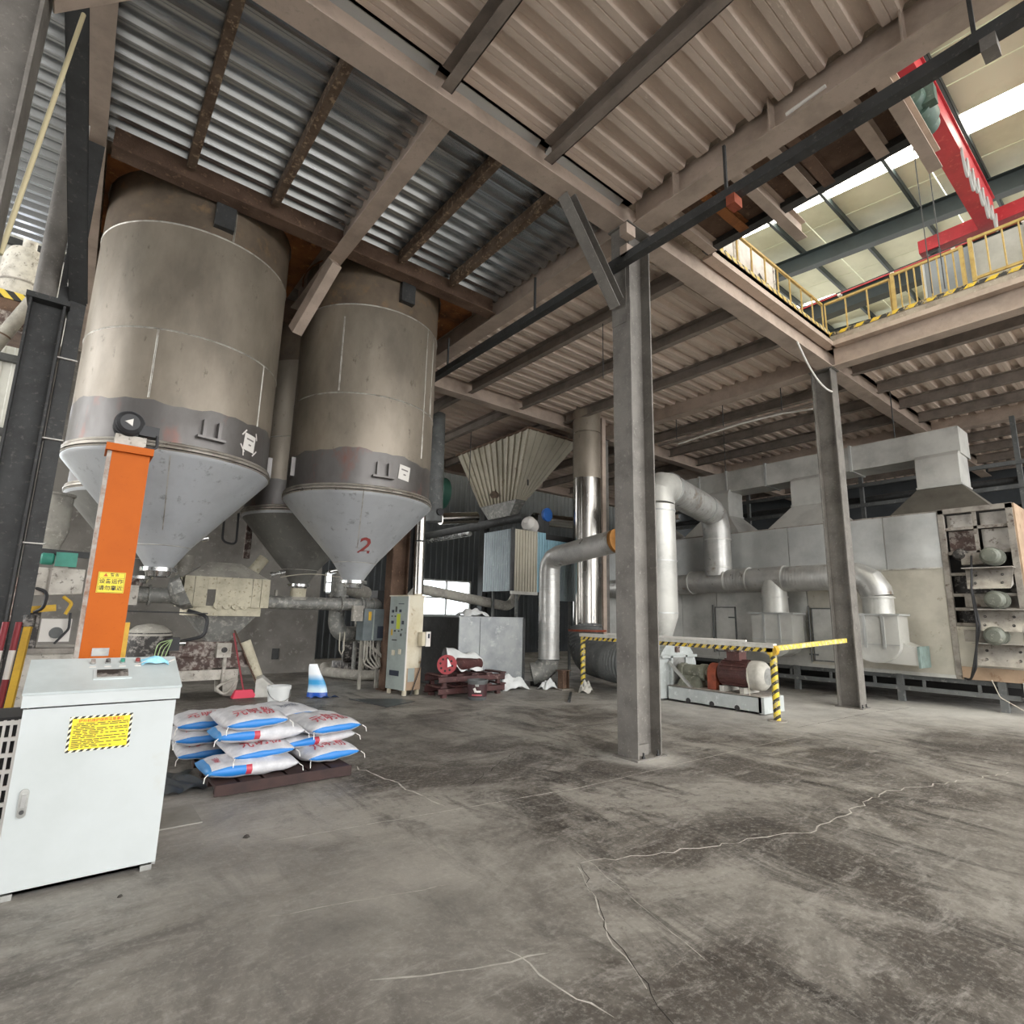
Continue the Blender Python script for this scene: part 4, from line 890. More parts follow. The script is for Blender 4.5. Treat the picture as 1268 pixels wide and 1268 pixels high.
B().box(9.79, 10.11, 5.52, 5.83, 1.02, 1.05).build('terminal_lid', 'machine_brown', tb, smooth=0)
for y in (5.45, 5.85): B().box(9.68, 10.22, y-.04, y+.04, .3, .40).build('motor_foot', 'motor_white', fm, smooth=0)
B().tube(arc_pts([(9.7, 5.35, .75), (9.62, 5.3, .6), (9.64, 5.28, .3)], .06), .008, 6).build('cable', 'rope', fm)

# big flexible elbow from the chimney foot to the fan
fe = thing('flexible_duct', (10.3, 9.2, .2), 'dark ribbed flexible elbow from the chimney foot to the fan', 'duct')
path = arc_pts([(10.7, 10.3, 1.3), (10.6, 10.1, .62), (9.95, 8.6, .6), (9.95, 7.75, .6)], .8, 12)
P = [Vector(p) for p in path]; rr = []; pp = []
for a, c2 in zip(P, P[1:]):
    n = max(1, int((c2-a).length/.045))
    for i in range(n): pp.append(a.lerp(c2, i/n)); rr.append(.43 if len(rr) % 2 else .46)
B().tube(pp, rr, 26).build('bellows', 'frame_grey', fe)
B().cyl((9.95, 7.78, .6), (9.95, 7.83, .6), .49, n=26).build('end_clamp', 'rubber', fe)

# striped enclosure rail
stripes('hazard_bar', (0, 1, 1), .14, '2a2823', 'e0c02f', .48, 'b9ae8e')
stripes('hazard_post', (0, 1, 1.2), .16, '35332b', 'e2c73a', .42, 'a99f83')
M('white_bar', 'cfcdc6', 'b5b1a8', rough=.6, scale=5)
sr = thing('barrier_rail', (9.2, 6.7, 0), 'yellow and black striped guard rail around the fan and motor', 'barrier')
B().box(9.15, 9.24, 4.58, 8.96, 1.09, 1.16).build('front_rail', 'hazard_bar', sr, smooth=0)
B().box(9.13, 9.26, 4.56, 8.98, 1.16, 1.23).build('top_board', 'white_bar', sr, smooth=0)
stripes('hazard_bar_side', (1, 0, 1), .14, 'a99f72', 'e0c846', .35, 'cfc7a5')
B().bar((9.2, 4.6, 1.15), (11.88, 4.5, 1.26), .06, .08).build('side_rail', 'hazard_bar_side', sr, smooth=0)
B().cyl((9.2, 8.93, 0), (9.2, 8.93, 1.1), .055, n=16).build('post', 'hazard_post', sr)
B().cyl((9.25, 4.62, .02), (9.2, 4.6, 1.1), .055, n=16).build('post', 'hazard_post', sr)
B().cyl((9.25, 4.62, 0), (9.25, 4.62, .02), .14, n=16).build('post_foot', 'frame_dusty', sr)
B().cyl((9.15, 4.60, 1.12), (9.25, 4.60, 1.12), .09, n=12).build('tape_wrap', 'yellow_paint', sr)
o = B().bar((9.3, 8.3, 1.245), (9.28, 5.1, 1.25), .05, .03).build('loose_batten', 'paper', smooth=0); tag(o, 'long white batten lying on top of the striped guard rail', 'batten')

# ================================================================== chimney and hopper
M('stainless', 'b9b6b0', 'a39f99', rough=.2, metal=1.0, scale=.8, stretch=(1, 1, .3), lo=.4, hi=.7)
ch = thing('chimney', (10.7, 10.3, 1.25), 'tall shiny stainless chimney rising to the deck behind the column', 'chimney')
CX, CY = 10.72, 10.25
for z0, z1 in ((1.25, 2.6), (2.6, 3.95), (3.95, 5.3), (5.3, 6.6), (6.6, 7.46)):
    B().cyl((CX, CY, z0), (CX, CY, z1), .38, n=40, caps=False).build('flue_section', 'stainless' if z1 < 6.5 else 'silo_steel', ch)
    B().cyl((CX, CY, z1-.012), (CX, CY, z1+.004), .385, n=40).build('flue_joint', 'stainless', ch)
B().cyl((CX, CY, 1.22), (CX, CY, 1.27), .5, n=32).build('base_ring', 'coupling_red', ch)
b = B(); rnd = random.Random(8); pts = [Vector((CX-.30+.01*k+rnd.uniform(-.02, .02), CY-.31, 1.4+.09*k)) for k in range(14)]
b.tube([(p.x+.16, CY-.355+.0*p.y, p.z) for p in pts], .012, 6); b.build('torn_seam', 'bright_steel', ch)
o = B().box(CX+.52, CX+.66, CY-.1, CY+.1, 0, 7.2).build('cladding_strip', 'steel_tan', smooth=0); tag(o, 'tan vertical steel strip standing close behind the shiny chimney', 'steel strip')

M('corr_cream', 'b3ac9a', '9b9482', rough=.5, metal=.15, scale=1.2, col3='887f6d', scale3=5)
M('corr_light', 'b9b3a3', 'a8a18f', rough=.45, metal=.15, scale=1.2)
hp2 = thing('sheet_hopper', (10.6, 13.4, 4.3), 'inverted pyramid hopper clad in ribbed cream sheet under the deck', 'hopper')
T = [(9.72, 11.55, 6.88), (11.7, 11.55, 6.88), (11.7, 15.3, 6.88), (9.72, 15.3, 6.88)]
Bt = [(10.33, 12.85, 5.10), (10.72, 12.85, 5.10), (10.72, 14.75, 5.10), (10.33, 14.75, 5.10)]
B().hull8([(x+.02, y+.02, z) for x, y, z in Bt], T).build('core', 'dark_hollow', hp2, smooth=0)
def ribface(a0, a1, b0, b1, n, mat, out, rib=.03):
    """cladding strips between a bottom edge a0-a1 and a top edge b0-b1; each strip has a raised rib"""
    a0, a1, b0, b1, out = (Vector(q) for q in (a0, a1, b0, b1, out))
    for k in range(n):
        u0, u1 = k/n, (k+1)/n; um = u0+(u1-u0)*.25
        q = [a0.lerp(a1, u0), a0.lerp(a1, u1), b0.lerp(b1, u1), b0.lerp(b1, u0)]
        b = B().extr(q, out*.012); r = [a0.lerp(a1, u0), a0.lerp(a1, um), b0.lerp(b1, um), b0.lerp(b1, u0)]
        b.extr([p+out*.012 for p in r], out*rib); b.build('cladding_strip', mat, hp2, smooth=0)
ribface(Bt[0], Bt[3], T[0], T[3], 12, 'corr_cream', Vector((-.9, 0, -.4)), .05)
ribface(Bt[0], Bt[1], T[0], T[1], 7, 'corr_light', Vector((0, -.85, -.5)), .02)
B().box(9.66, 11.76, 11.48, 15.36, 6.86, 6.92).build('top_frame', 'rust_brown', hp2, smooth=0)
B().hull8([(10.4, 13.3, 4.55), (10.65, 13.3, 4.55), (10.65, 14.3, 4.55), (10.4, 14.3, 4.55)], [(10.33, 12.85, 5.1), (10.72, 12.85, 5.1), (10.72, 14.75, 5.1), (10.33, 14.75, 5.1)]).build('spout', 'pipe_grey', hp2, smooth=0)
M('tear_brown', '5b4b3c', '3c3128', rough=.9, scale=12)
b = B(); rnd = random.Random(11); pc = Vector(Bt[0]).lerp(Vector(Bt[3]), .5).lerp(Vector(T[0]).lerp(Vector(T[3]), .5), .14)+Vector((-.06, 0, -.02))
b.rings([[pc+Vector((-.03, .3*math.cos(a)*rnd.uniform(.5, 1), .19*math.sin(a)*rnd.uniform(.5, 1))) for a in [i*PI/7 for i in range(14)]], [pc+Vector((-.06, .16*math.cos(a), .1*math.sin(a))) for a in [i*PI/7 for i in range(14)]]]); b.build('torn_patch', 'tear_brown', hp2)
pc = Vector(Bt[0]).lerp(Vector(T[0]), .25)+Vector((.22, -.14, 0)); B().obox(pc, (.04, .02, .18)).build('slot', 'dark_hollow', hp2, smooth=0)

# ribbed blue-grey enclosure on legs
M('corr_blue', '97a2a6', '828d91', rough=.45, metal=.2, scale=1.0, col3='a3adb1', scale3=3)
M('corr_cyan', '8bb0be', '7a9fae', rough=.45, scale=2)
bb = thing('ribbed_enclosure', (9.7, 12, 0), 'ribbed blue-grey sheet enclosure raised on thin legs beside the elbow duct', 'enclosure')
def ribpanel(p0, d, L, z0, z1, out, mat, pitch=.09, name='sheet_panel'):
    p0, d, out = Vector(p0), Vector(d), Vector(out); n = int(L/pitch); pr = []
    for i in range(n):
        q = i*L/n; w = L/n
        pr += [p0+d*q, p0+d*(q+w*.5), p0+d*(q+w*.6)+out*.018, p0+d*(q+w*.9)+out*.018]
    pr.append(p0+d*L); m_ = len(pr)
    return B().add([(p.x, p.y, z0) for p in pr]+[(p.x, p.y, z1) for p in pr], [(i, i+1, i+1+m_, i+m_) for i in range(m_-1)]).build(name, mat, bb, smooth=0, normals=False)
B().box(8.77, 11.0, 11.02, 12.22, 2.22, 3.78).build('core', 'dark_hollow', bb, smooth=0)
ribpanel((8.75, 12.25, 0), (0, -1, 0), 1.25, 2.2, 3.80, (-1, 0, 0), 'corr_blue')
ribpanel((8.75, 11.0, 0), (1, 0, 0), .85, 2.2, 3.80, (0, -1, 0), 'corr_light')
ribpanel((9.6, 11.0, 0), (1, 0, 0), .3, 2.2, 3.80, (0, -1, 0), 'corr_cyan')
ribpanel((9.9, 11.0, 0), (1, 0, 0), 1.1, 2.0, 3.55, (0, -1, 0), 'corr_blue')
ribpanel((9.6, 10.98, 0), (1, 0, 0), 1.4, 3.3, 3.62, (0, -1, 0), 'corr_cyan')
B().box(8.72, 9.6, 10.96, 11.02, 2.12, 2.2).build('bottom_rail', 'white_bar', bb, smooth=0)
B().box(8.72, 8.80, 10.95, 11.03, 2.2, 3.82).build('corner_post', 'steel_dark', bb, smooth=0)
for x, y in ((9.0, 11.1), (10.9, 11.1), (9.0, 12.1), (10.9, 12.1)): B().box(x-.03, x+.03, y-.03, y+.03, 0, 2.22).build('leg', 'frame_grey', bb, smooth=0)
bm_ = thing('blower_motor', (9.9, 11.5, 3.8), 'white motor with a blue round cover on top of the ribbed enclosure', 'motor')
B().prof((9.75, 11.4, 3.98), (9.35, 11.2, 4.12), [(0, .2), (.1, .22), (.3, .2), (.36, .12), (.44, .08)], 20).build('motor_body', 'paper', bm_)
B().hull8([(9.3, 11.2, 3.78), (9.95, 11.2, 3.78), (9.95, 11.7, 3.78), (9.3, 11.7, 3.78)], [(9.5, 11.3, 3.9), (9.85, 11.3, 3.9), (9.85, 11.6, 3.9), (9.5, 11.6, 3.9)]).build('motor_base', 'plate_silver', bm_, smooth=0)
M('cover_blue', '2d62ac', rough=.5)
B().prof((10.1, 11.25, 4.36), (10.12, 11.1, 4.36), [(0, .17), (.06, .19), (.1, .19), (.12, .1)], 24).build('round_cover', 'cover_blue', bm_)
B().box(10.05, 10.2, 11.2, 11.5, 3.8, 4.4).build('cover_bracket', 'steel_dark', bm_, smooth=0)

# elbow duct in front of the enclosure
M('flange_ochre', '946325', '7b521f', rough=.6, scale=6)
ed = thing('elbow_duct', (8.85, 9.75, 0), 'galvanised spiral duct rising from the floor and turning, with an orange end flange', 'duct')
EX, EY = 8.88, 9.72
ribduct(B(), (EX, EY, .62), (EX, EY, 2.62), .245, .13, .006, 26).build('riser', 'duct_galv', ed)
B().tube([(EX, EY, 2.60), (EX, EY-.02, 2.78), (EX, EY-.14, 2.93), (EX, EY-.3, 2.98)], .245, 26).build('upper_elbow', 'duct_galv', ed, smooth=22)
ribduct(B(), (EX, EY-.28, 2.98), (EX, 7.62, 3.19), .245, .05, .006, 26).build('cross_section', 'duct_galv', ed)
B().cyl((EX, 7.68, 3.18), (EX, 7.60, 3.19), .256, n=26).build('end_flange', 'flange_ochre', ed)
ribduct(B(), (EX, 7.6, 3.19), (9.6, 7.4, 3.2), .24, .05, .005, 26).build('cross_section', 'duct_galv', ed)
B().tube([(EX, EY, .64), (EX-.0, EY+.03, .48), (EX-.12, EY+.14, .32), (EX-.28, EY+.26, .27)], .25, 26).build('floor_elbow', 'pipe_grey', ed, smooth=22)
for z in (.62, .82, 1.02, 1.22, 1.42, 1.62, 1.82, 2.02, 2.22, 2.42, 2.6): B().cyl((EX, EY, z), (EX, EY, z+.014), .254, n=26).build('duct_band', 'galv_upper', ed)
B().box(EX-.25, EX+.2, EY-.05, EY+.35, 0, .1).build('floor_saddle', 'steel_dark', ed, smooth=0)

# ================================================================== sacks on a pallet
def sack_mat(name, end):
    m, nt, b = newmat(name); v = objco(nt); sp = nd(nt, 'ShaderNodeSeparateXYZ'); nt.links.new(v, sp.inputs[0])
    c = mixc(nt, ramp(nt, noise(nt, v, 7, 5, .7), .4, .7), lin('d6d5d6'), lin('bcbcc0'))
    c = mixc(nt, math_n(nt, 'MULTIPLY', ramp(nt, sp.outputs[2], .055, .09), math_n(nt, 'MULTIPLY', ramp(nt, noise(nt, v, 9, 4), .35, .6), .6)), c, lin('a8a9ae'))
    yb = -.375 if end else -.222
    f = math_n(nt, 'LESS_THAN', sp.outputs[1], yb)
    if not end: f = math_n(nt, 'MULTIPLY', f, math_n(nt, 'LESS_THAN', sp.outputs[0], -.08))
    c = mixc(nt, f, c, lin('2478c2'))
    if not end:
        r = math_n(nt, 'MULTIPLY', math_n(nt, 'LESS_THAN', sp.outputs[1], yb), math_n(nt, 'MULTIPLY', math_n(nt, 'GREATER_THAN', sp.outputs[0], -.08), math_n(nt, 'LESS_THAN', sp.outputs[0], -.03)))
        c = mixc(nt, r, c, lin('b23a4a'))
        c = mixc(nt, math_n(nt, 'LESS_THAN', sp.outputs[0], -.36), c, lin('3a83bf'))
    else:
        c = mixc(nt, math_n(nt, 'GREATER_THAN', sp.outputs[1], .35), c, lin('2478c2'))
    nt.links.new(c, b.inputs['Base Color']); b.inputs['Roughness'].default_value = .42
    bp = nd(nt, 'ShaderNodeBump'); bp.inputs['Strength'].default_value = .35; bp.inputs['Distance'].default_value = .012
    nt.links.new(noise(nt, objco(nt, (1, 3, 1)), 9, 4, .6), bp.inputs['Height']); nt.links.new(bp.outputs[0], b.inputs['Normal'])
    MATS[name] = m
sack_mat('sack_end_print', True); sack_mat('sack_side_print', False)
M('print_red', 'b5525a', rough=.6); M('print_grey', '6f7684', rough=.6); M('thread', 'e8e6e0', rough=.9)
def sack_top(u, v, T, seed):
    e = max(0.0, (1-abs(u)**3.2)*(1-abs(v)**3.2))
    return T*e**.55 + (.007*math.sin(5.1*u+seed)*math.cos(4.3*v+seed*1.7) + .004*math.sin(11*u-7*v+seed))*min(1, e*2)
def sack(x, y, z, kind, rot, label, T=.082, seed=0, text=True):
    """a filled woven sack; kind E shows its printed end, kind S its long side"""
    W, L = (.29, .41) if kind == 'E' else (.42, .25)
    t = thing('sack', (x, y, z), label, 'sack', 'sacks stacked on the low pallet'); t.rotation_euler = (random.uniform(-.03, .03), random.uniform(-.03, .03), rot)
    def fn(s):
        def f(i, j):
            u, v = 2*i-1, 2*j-1; pin = 1-.05*abs(u)**2*abs(v)**2
            return (u*W*pin*(1-.03*(1-abs(v)**2)*0), v*L*pin, T+s*sack_top(u, v, T, seed))
        return f
    b = B(); b.grid(fn(1), 18, 18); b.grid(fn(-1), 18, 18)
    o = link('bag', b.mesh('bag', 'sack_end_print' if kind == 'E' else 'sack_side_print'), t); o.location = (0, 0, 0)
    bm = bmesh.new(); bm.from_mesh(o.data); bmesh.ops.remove_doubles(bm, verts=bm.verts, dist=.002); bmesh.ops.recalc_face_normals(bm, faces=bm.faces); bm.to_mesh(o.data); bm.free()
    def surf(cx, cy): return lambda a, c_: (a+cx, c_+cy, T+sack_top((a+cx)/W, (c_+cy)/L, T, seed)+.004)
    if text:
        if kind == 'E': p = letters('元明粉', .115, 'print_red', t, lambda a, c_: surf(0, -.19)(a, c_*2.1), 'print', 1.2)
        else:
            p = letters('元明粉', .05, 'print_red', t, lambda a, c_: surf(-.30, -.05)(c_, -a), 'print'); 
        p.location = (0, 0, 0)
    for sx in (-1, 1):
        s_ = B().tube([(sx*W*.93, -L*.97, T), (sx*W*1.0, -L*1.06, T-.02), (sx*W*1.01, -L*1.09, T-.06)], .004, 6).build('seam_thread', 'thread', t); s_.location = (0, 0, 0)
    return t
pl = thing('low_pallet', (1.8, 5.95, 0), 'low dark brown pallet under the stack of sacks', 'pallet')
M('pallet_brown', '38231f', '281816', rough=.7, scale=6)
for y in (5.62, 5.95, 6.28, 6.7, 7.1): B().box(1.22, 2.42, y-.05, y+.05, 0, .075).build('bearer', 'pallet_brown', pl, smooth=0)
for k in range(6): B().box(1.2+.205*k, 1.38+.205*k, 5.54, 7.16, .075, .10).build('deck_board', 'pallet_brown', pl, smooth=0)
B().box(1.2, 2.42, 5.52, 5.54, .01, .10).build('front_board', 'pallet_brown', pl, smooth=0)
sack(1.52, 5.82, .10, 'S', .04, 'bottom sack lying lengthwise on the pallet front, its blue corner band marked red', seed=1)
sack(2.26, 6.04, .10, 'E', .12, 'bottom sack with its blue end seam beside the lengthwise one', seed=2)
sack(1.62, 6.04, .225, 'E', .03, 'sack in the second layer whose blue end rests on the bottom lengthwise sack', T=.068, seed=3)
sack(1.33, 6.78, .10, 'E', -.06, 'lowest of the sacks slumped over the pallet edge towards the control desk', seed=4)
sack(2.20, 6.10, .225, 'S', .14, 'lengthwise second-layer sack between the two red-printed sacks away from the control desk', T=.068, seed=5)
sack(1.62, 6.00, .345, 'S', .0, 'third-layer sack lying lengthwise with a red square on its blue band', seed=6)
sack(1.28, 6.80, .225, 'E', -.03, 'middle of the sacks slumped over the pallet edge towards the control desk', seed=7)
sack(2.28, 6.10, .345, 'E', .14, 'third-layer sack with a large red print and blue seam, away from the control desk', seed=8)
sack(1.55, 6.08, .47, 'E', .02, 'topmost sack with a large red print and a blue end seam', seed=9)
sack(1.31, 6.84, .35, 'E', -.08, 'upper sack tilted over the pallet edge beside the topmost sack', seed=10)
sk = sack(2.10, 6.88, .36, 'E', .3, 'greyish back sack with dark grey print behind the red-printed sack', seed=11, text=False)
p = letters('元明粉', .08, 'print_grey', sk, lambda a, c_: (a, 1.9*c_-.12, .082+sack_top(a/.29, (1.9*c_-.12)/.41, .082, 11)+.004), 'print', 1.1); p.location = (0, 0, 0)
# dark plastic sheet and thin plate on the floor beside the pallet
M('plastic_dark', '44484a', '33373a', rough=.4, scale=5); M('plate_floor', '8a8780', '77746d', rough=.7, scale=4)
b = B(); rnd = random.Random(21); b.grid(lambda i, j: (.80+.36*i+.06*math.sin(7*j), 5.78+.75*j, .006+.05*abs(math.sin(6*i+3*j)*math.sin(5*j+2*i))), 12, 12); tag(b.build('plastic_sheet', 'plastic_dark'), 'crumpled dark plastic sheet between the control desk and the sacks', 'plastic sheet')
tag(B().box(.70, 1.02, 4.98, 5.45, 0, .008).build('floor_plate', 'plate_floor', smooth=0), 'thin grey plate lying on the floor behind the control desk', 'plate')

# ================================================================== bucket, bag, broom and dustpan
M('plastic_white', 'dcdedd', 'cfd1d0', rough=.4, scale=3)
bk = thing('white_bucket', (2.9, 9.7, 0), 'white plastic bucket with a wire handle on the floor behind the sacks', 'bucket')
bx, by = 2.9, 9.7
B().lathe([(.0, .0), (.145, 0), (.15, .02), (.172, .36), (.16, .36), (.14, .02), (.0, .02)], bx, by, 32).build('bucket_body', 'plastic_white', bk)
B().lathe([(.172, .32), (.186, .32), (.188, .375), (.16, .375)], bx, by, 32).build('rim', 'plastic_white', bk)
B().tube([(bx+.178*math.cos(a), by+.178*math.sin(a)-.02, .30-.15*math.sin((a-PI)/(PI)*PI)) for a in [PI+i*PI/14 for i in range(15)]], .005, 6).build('handle', 'bright_steel', bk)
# standing detergent-style pouch
m, nt, b_ = newmat('pouch_print'); MATS['pouch_print'] = m; v = objco(nt); sp = nd(nt, 'ShaderNodeSeparateXYZ'); nt.links.new(v, sp.inputs[0])
c = mixc(nt, ramp(nt, sp.outputs[2], .42, .30), lin('e6ebee'), lin('3e9ad0'))
c = mixc(nt, ramp(nt, math_n(nt, 'ADD', sp.outputs[2], math_n(nt, 'MULTIPLY', noise(nt, v, 8), .06)), .27, .17), c, lin('cfe2ec'))
c = mixc(nt, math_n(nt, 'LESS_THAN', sp.outputs[2], .085), c, lin('1c4fa8'))
nt.links.new(c, b_.inputs['Base Color']); b_.inputs['Roughness'].default_value = .3
pb = thing('plastic_pouch', (3.9, 10.75, 0), 'tall blue and white plastic pouch standing on the floor by the concrete wall', 'pouch')
def pouch(i, j):
    a = 2*PI*i; h = j; w = .17*(1-.72*h**1.3)+.03; d = .12*(1-h)**.8+.006; lean = -.10*h+.02*math.sin(5*h)
    return (3.92+w*math.cos(a)*.85+lean, 10.75+d*math.sin(a)-w*math.cos(a)*.4, .60*h)
B().grid(pouch, 24, 12).build('pouch_body', 'pouch_print', pb)
b = B().grid(lambda i, j: (3.72+.50*i, 10.52+.1*j+.02*math.sin(9*i)-.12*i, .004+.045*abs(math.sin(3*PI*i))*(1-j)), 14, 3); b.build('pouch_skirt', 'cover_blue', pb)
M('broom_red', 'd83a55', rough=.6); M('handle_dark', '5c4438', '45322a', rough=.7, scale=8); M('handle_red', '8a3138', rough=.6); M('dustpan_grey', 'b7b5ae', 'a19f98', rough=.5, scale=5)
br = thing('broom', (2.74, 11.3, 0), 'broom with a bright red head leaning against the feeder', 'broom')
B().hull8([(2.55, 11.2, 0), (2.96, 11.2, 0), (2.96, 11.36, 0), (2.55, 11.36, 0)], [(2.60, 11.22, .14), (2.88, 11.22, .14), (2.88, 11.32, .14), (2.60, 11.32, .14)]).build('head', 'broom_red', br, smooth=0)
B().cyl((2.74, 11.27, .12), (2.50, 11.42, 1.15), .016, n=10).build('stick', 'handle_red', br)
dp = thing('dustpan', (3.1, 11.3, 0), 'grey long-handled dustpan standing beside the red broom', 'dustpan')
B().extr([(2.92, 11.2, .0), (3.34, 11.05, .0), (3.36, 11.08, .05), (3.04, 11.25, .34), (2.94, 11.28, .30)], (.05, .18, .04)).build('pan', 'dustpan_grey', dp, smooth=0)
B().cyl((2.96, 11.34, .26), (2.52, 11.48, 1.2), .015, n=10).build('stick', 'handle_dark', dp)

# ================================================================== electrical panel and wall box
M('panel_grey', '9aa39e', '8a928d', rough=.5, scale=2, col3='7a7a70', scale3=11, lo3=.66, hi3=.74)
M('panel_cream', 'cfc8b4', 'b7ab90', rough=.6, scale=2.5, col3='8f7350', scale3=5, lo3=.6, hi3=.72)
M('label_lime', 'b9c23a', rough=.5); M('gauge_dark', '2e3440', rough=.4)
ep = thing('electrical_panel', (5.45, 10.2, 0), 'tall pale electrical panel streaked with rust, switches on its grey door', 'electrical panel')
def epl(o, z=0): 
    """local panel coordinates: x along the side face, y along the door face"""
    a = math.radians(9); return (5.33+o[0]*math.cos(a)-o[1]*math.sin(a), 9.98+o[0]*math.sin(a)+o[1]*math.cos(a), o[2])
def epbox(x0, x1, y0, y1, z0, z1):
    b = B().box(x0, x1, y0, y1, z0, z1); b.v = [epl(p) for p in b.v]; return b
epbox(0.02, .40, .02, .62, .10, 1.92).build('housing', 'panel_cream', ep, smooth=0)
dd = epbox(0, .02, .02, .62, .10, 1.92).build('door', 'panel_grey', ep, smooth=0)
epbox(-.02, .43, 0, .64, 1.92, 1.945).build('roof', 'panel_cream', ep, smooth=0)
for x in (.03, .34):
    for y in (.04, .54): epbox(x, x+.06, y, y+.06, 0, .10).build('foot', 'panel_cream', ep, smooth=0)
epbox(.0, .02, 0, .02, .1, 1.92).build('corner_strip', 'paper', ep, smooth=0)
epbox(.06, .40, .012, .02, .1, .52).build('lower_patch', 'oven_tan', ep, smooth=0)
epbox(.08, .24, .008, .014, .26, .52).build('vent_flap', 'panel_grey', ep, smooth=0)
for y, z, w, h, mt in ((.50, 1.62, .055, .055, 'gauge_dark'), (.25, 1.63, .055, .055, 'gauge_dark'), (.50, 1.40, .06, .06, 'gauge_dark'), (.15, 1.40, .05, .07, 'gauge_dark'), (.39, 1.66, .03, .11, 'steel_dark'), (.52, 1.52, .02, .025, 'steel_dark'), (.41, 1.52, .025, .025, 'steel_dark'), (.40, 1.23, .03, .03, 'steel_dark'), (.27, 1.23, .025, .025, 'steel_dark'), (.17, 1.26, .02, .03, 'steel_dark'), (.19, 1.16, .03, .05, 'steel_dark'), (.50, 1.20, .03, .12, 'yellow_paint'), (.40, 1.05, .14, .02, 'steel_dark'), (.41, .80, .09, .10, 'panel_cream'), (.20, .83, .07, .10, 'panel_cream'), (.23, 1.77, .16, .015, 'gauge_dark')):
    epbox(-.018, 0, y-w/2, y+w/2, z-h/2, z+h/2).build('switch', mt, dd, smooth=0)
epbox(-.008, 0, .25, .36, 1.27, 1.57).build('paper_strip', 'label_lime', dd, smooth=0)
epbox(-.012, 0, .20, .50, .36, .46).build('vent_grille', 'gauge_dark', dd, smooth=0)
sb = epbox(.28, .46, -.13, 0, .95, 1.22).build('switch_box', 'panel_cream', ep, smooth=0)
epbox(.36, .47, -.16, -.13, .94, 1.23).build('box_cover', 'paper', sb, smooth=0); epbox(.40, .44, -.172, -.16, 1.10, 1.19).build('rocker', 'gauge_dark', sb, smooth=0)
B().tube(arc_pts([epl((.38, -.06, .95)), epl((.34, -.03, .5)), epl((.22, -.03, .2)), epl((.12, -.05, .01))], .15), .010, 6).build('power_cable', 'rubber', ep)
tag(B().extr([(4.3, 10.15, .002), (4.49, 9.0, .002), (5.2, 9.3, .002), (5.14, 9.7, .002)], (0, 0, .008)).build('rubber_mat', 'plastic_dark', smooth=0), 'dark rubber mat on the floor before the electrical panel', 'mat')
wb = thing('control_box', (5.2, 11.2, .3), 'grey control box on an angled stand beside the electrical panel', 'control box')
M('box_slate', '6d7678', '5c6567', rough=.5, scale=4)
B().box(4.9, 5.42, 11.1, 11.45, 1.0, 1.66).build('housing', 'box_slate', wb, smooth=0)
B().box(5.1, 5.13, 11.08, 11.1, 1.02, 1.64).build('door_edge', 'panel_grey', wb, smooth=0)
B().box(5.22, 5.40, 11.085, 11.1, 1.05, 1.3).build('vent', 'gauge_dark', wb, smooth=0)
B().box(5.0, 5.06, 11.085, 11.1, 1.42, 1.6).build('warning_label', 'yellow_paint', wb, smooth=0)
B().box(4.66, 4.88, 11.1, 11.2, 1.4, 1.72).build('relay_box', 'pipe_dusty', wb, smooth=0)
for p0, p1 in (((5.0, 11.2, 1.0), (5.45, 11.1, .6)), ((5.0, 11.35, 0), (5.0, 11.35, 1.0)), ((5.38, 11.35, 0), (5.38, 11.35, 1.0))): B().bar(p0, p1, .06, .06).build('stand_leg', 'pipe_dusty', wb, smooth=0)
for k in range(4): B().tube(arc_pts([(4.96+.06*k, 11.1, 1.0), (4.92+.07*k, 11.02, .55+.06*k), (5.15+.05*k, 11.0, .42), (5.3, 11.1, .5+.05*k)], .12), .018, 8).build('conduit', 'pipe_dusty', wb)
o = pipe_run('bright stainless pipe standing on the electrical panel beside the brown column', [(5.79, 10.45, 1.99), (5.77, 10.5, 4.4)], .11, 'stainless', name='stainless_pipe')
B().cyl((5.79, 10.45, 1.93), (5.79, 10.45, 2.08), .10, n=16).build('socket', 'panel_cream', o)
B().cyl((5.785, 10.46, 3.1), (5.785, 10.46, 3.13), .118, n=20).build('clamp', 'steel_dark', o)

# ================================================================== grey box, scrap pallet, drum, pipes
M('sheet_grey', '9ea1a1', '83878a', rough=.5, metal=.3, scale=1.8, col3='b0b2b1', scale3=5)
gb = thing('sheet_box', (7.5, 11, 0), 'waist-high grey sheet-metal box behind the scrap pallet', 'box')
B().box(6.62, 8.34, 10.08, 12.3, .02, 1.52).build('body', 'steel_dark', gb, smooth=0)
B().box(6.60, 7.14, 10.05, 10.08, .02, 1.54).build('front_panel', 'sheet_grey', gb, smooth=0); B().box(7.155, 8.36, 10.05, 10.08, .02, 1.54).build('front_panel', 'sheet_grey', gb, smooth=0)
B().box(6.58, 8.38, 10.04, 12.32, 1.52, 1.545).build('top_panel', 'sheet_grey', gb, smooth=0)
B().box(8.36, 8.42, 10.03, 10.09, 0, 1.54).build('corner_post', 'steel_dark', gb, smooth=0)
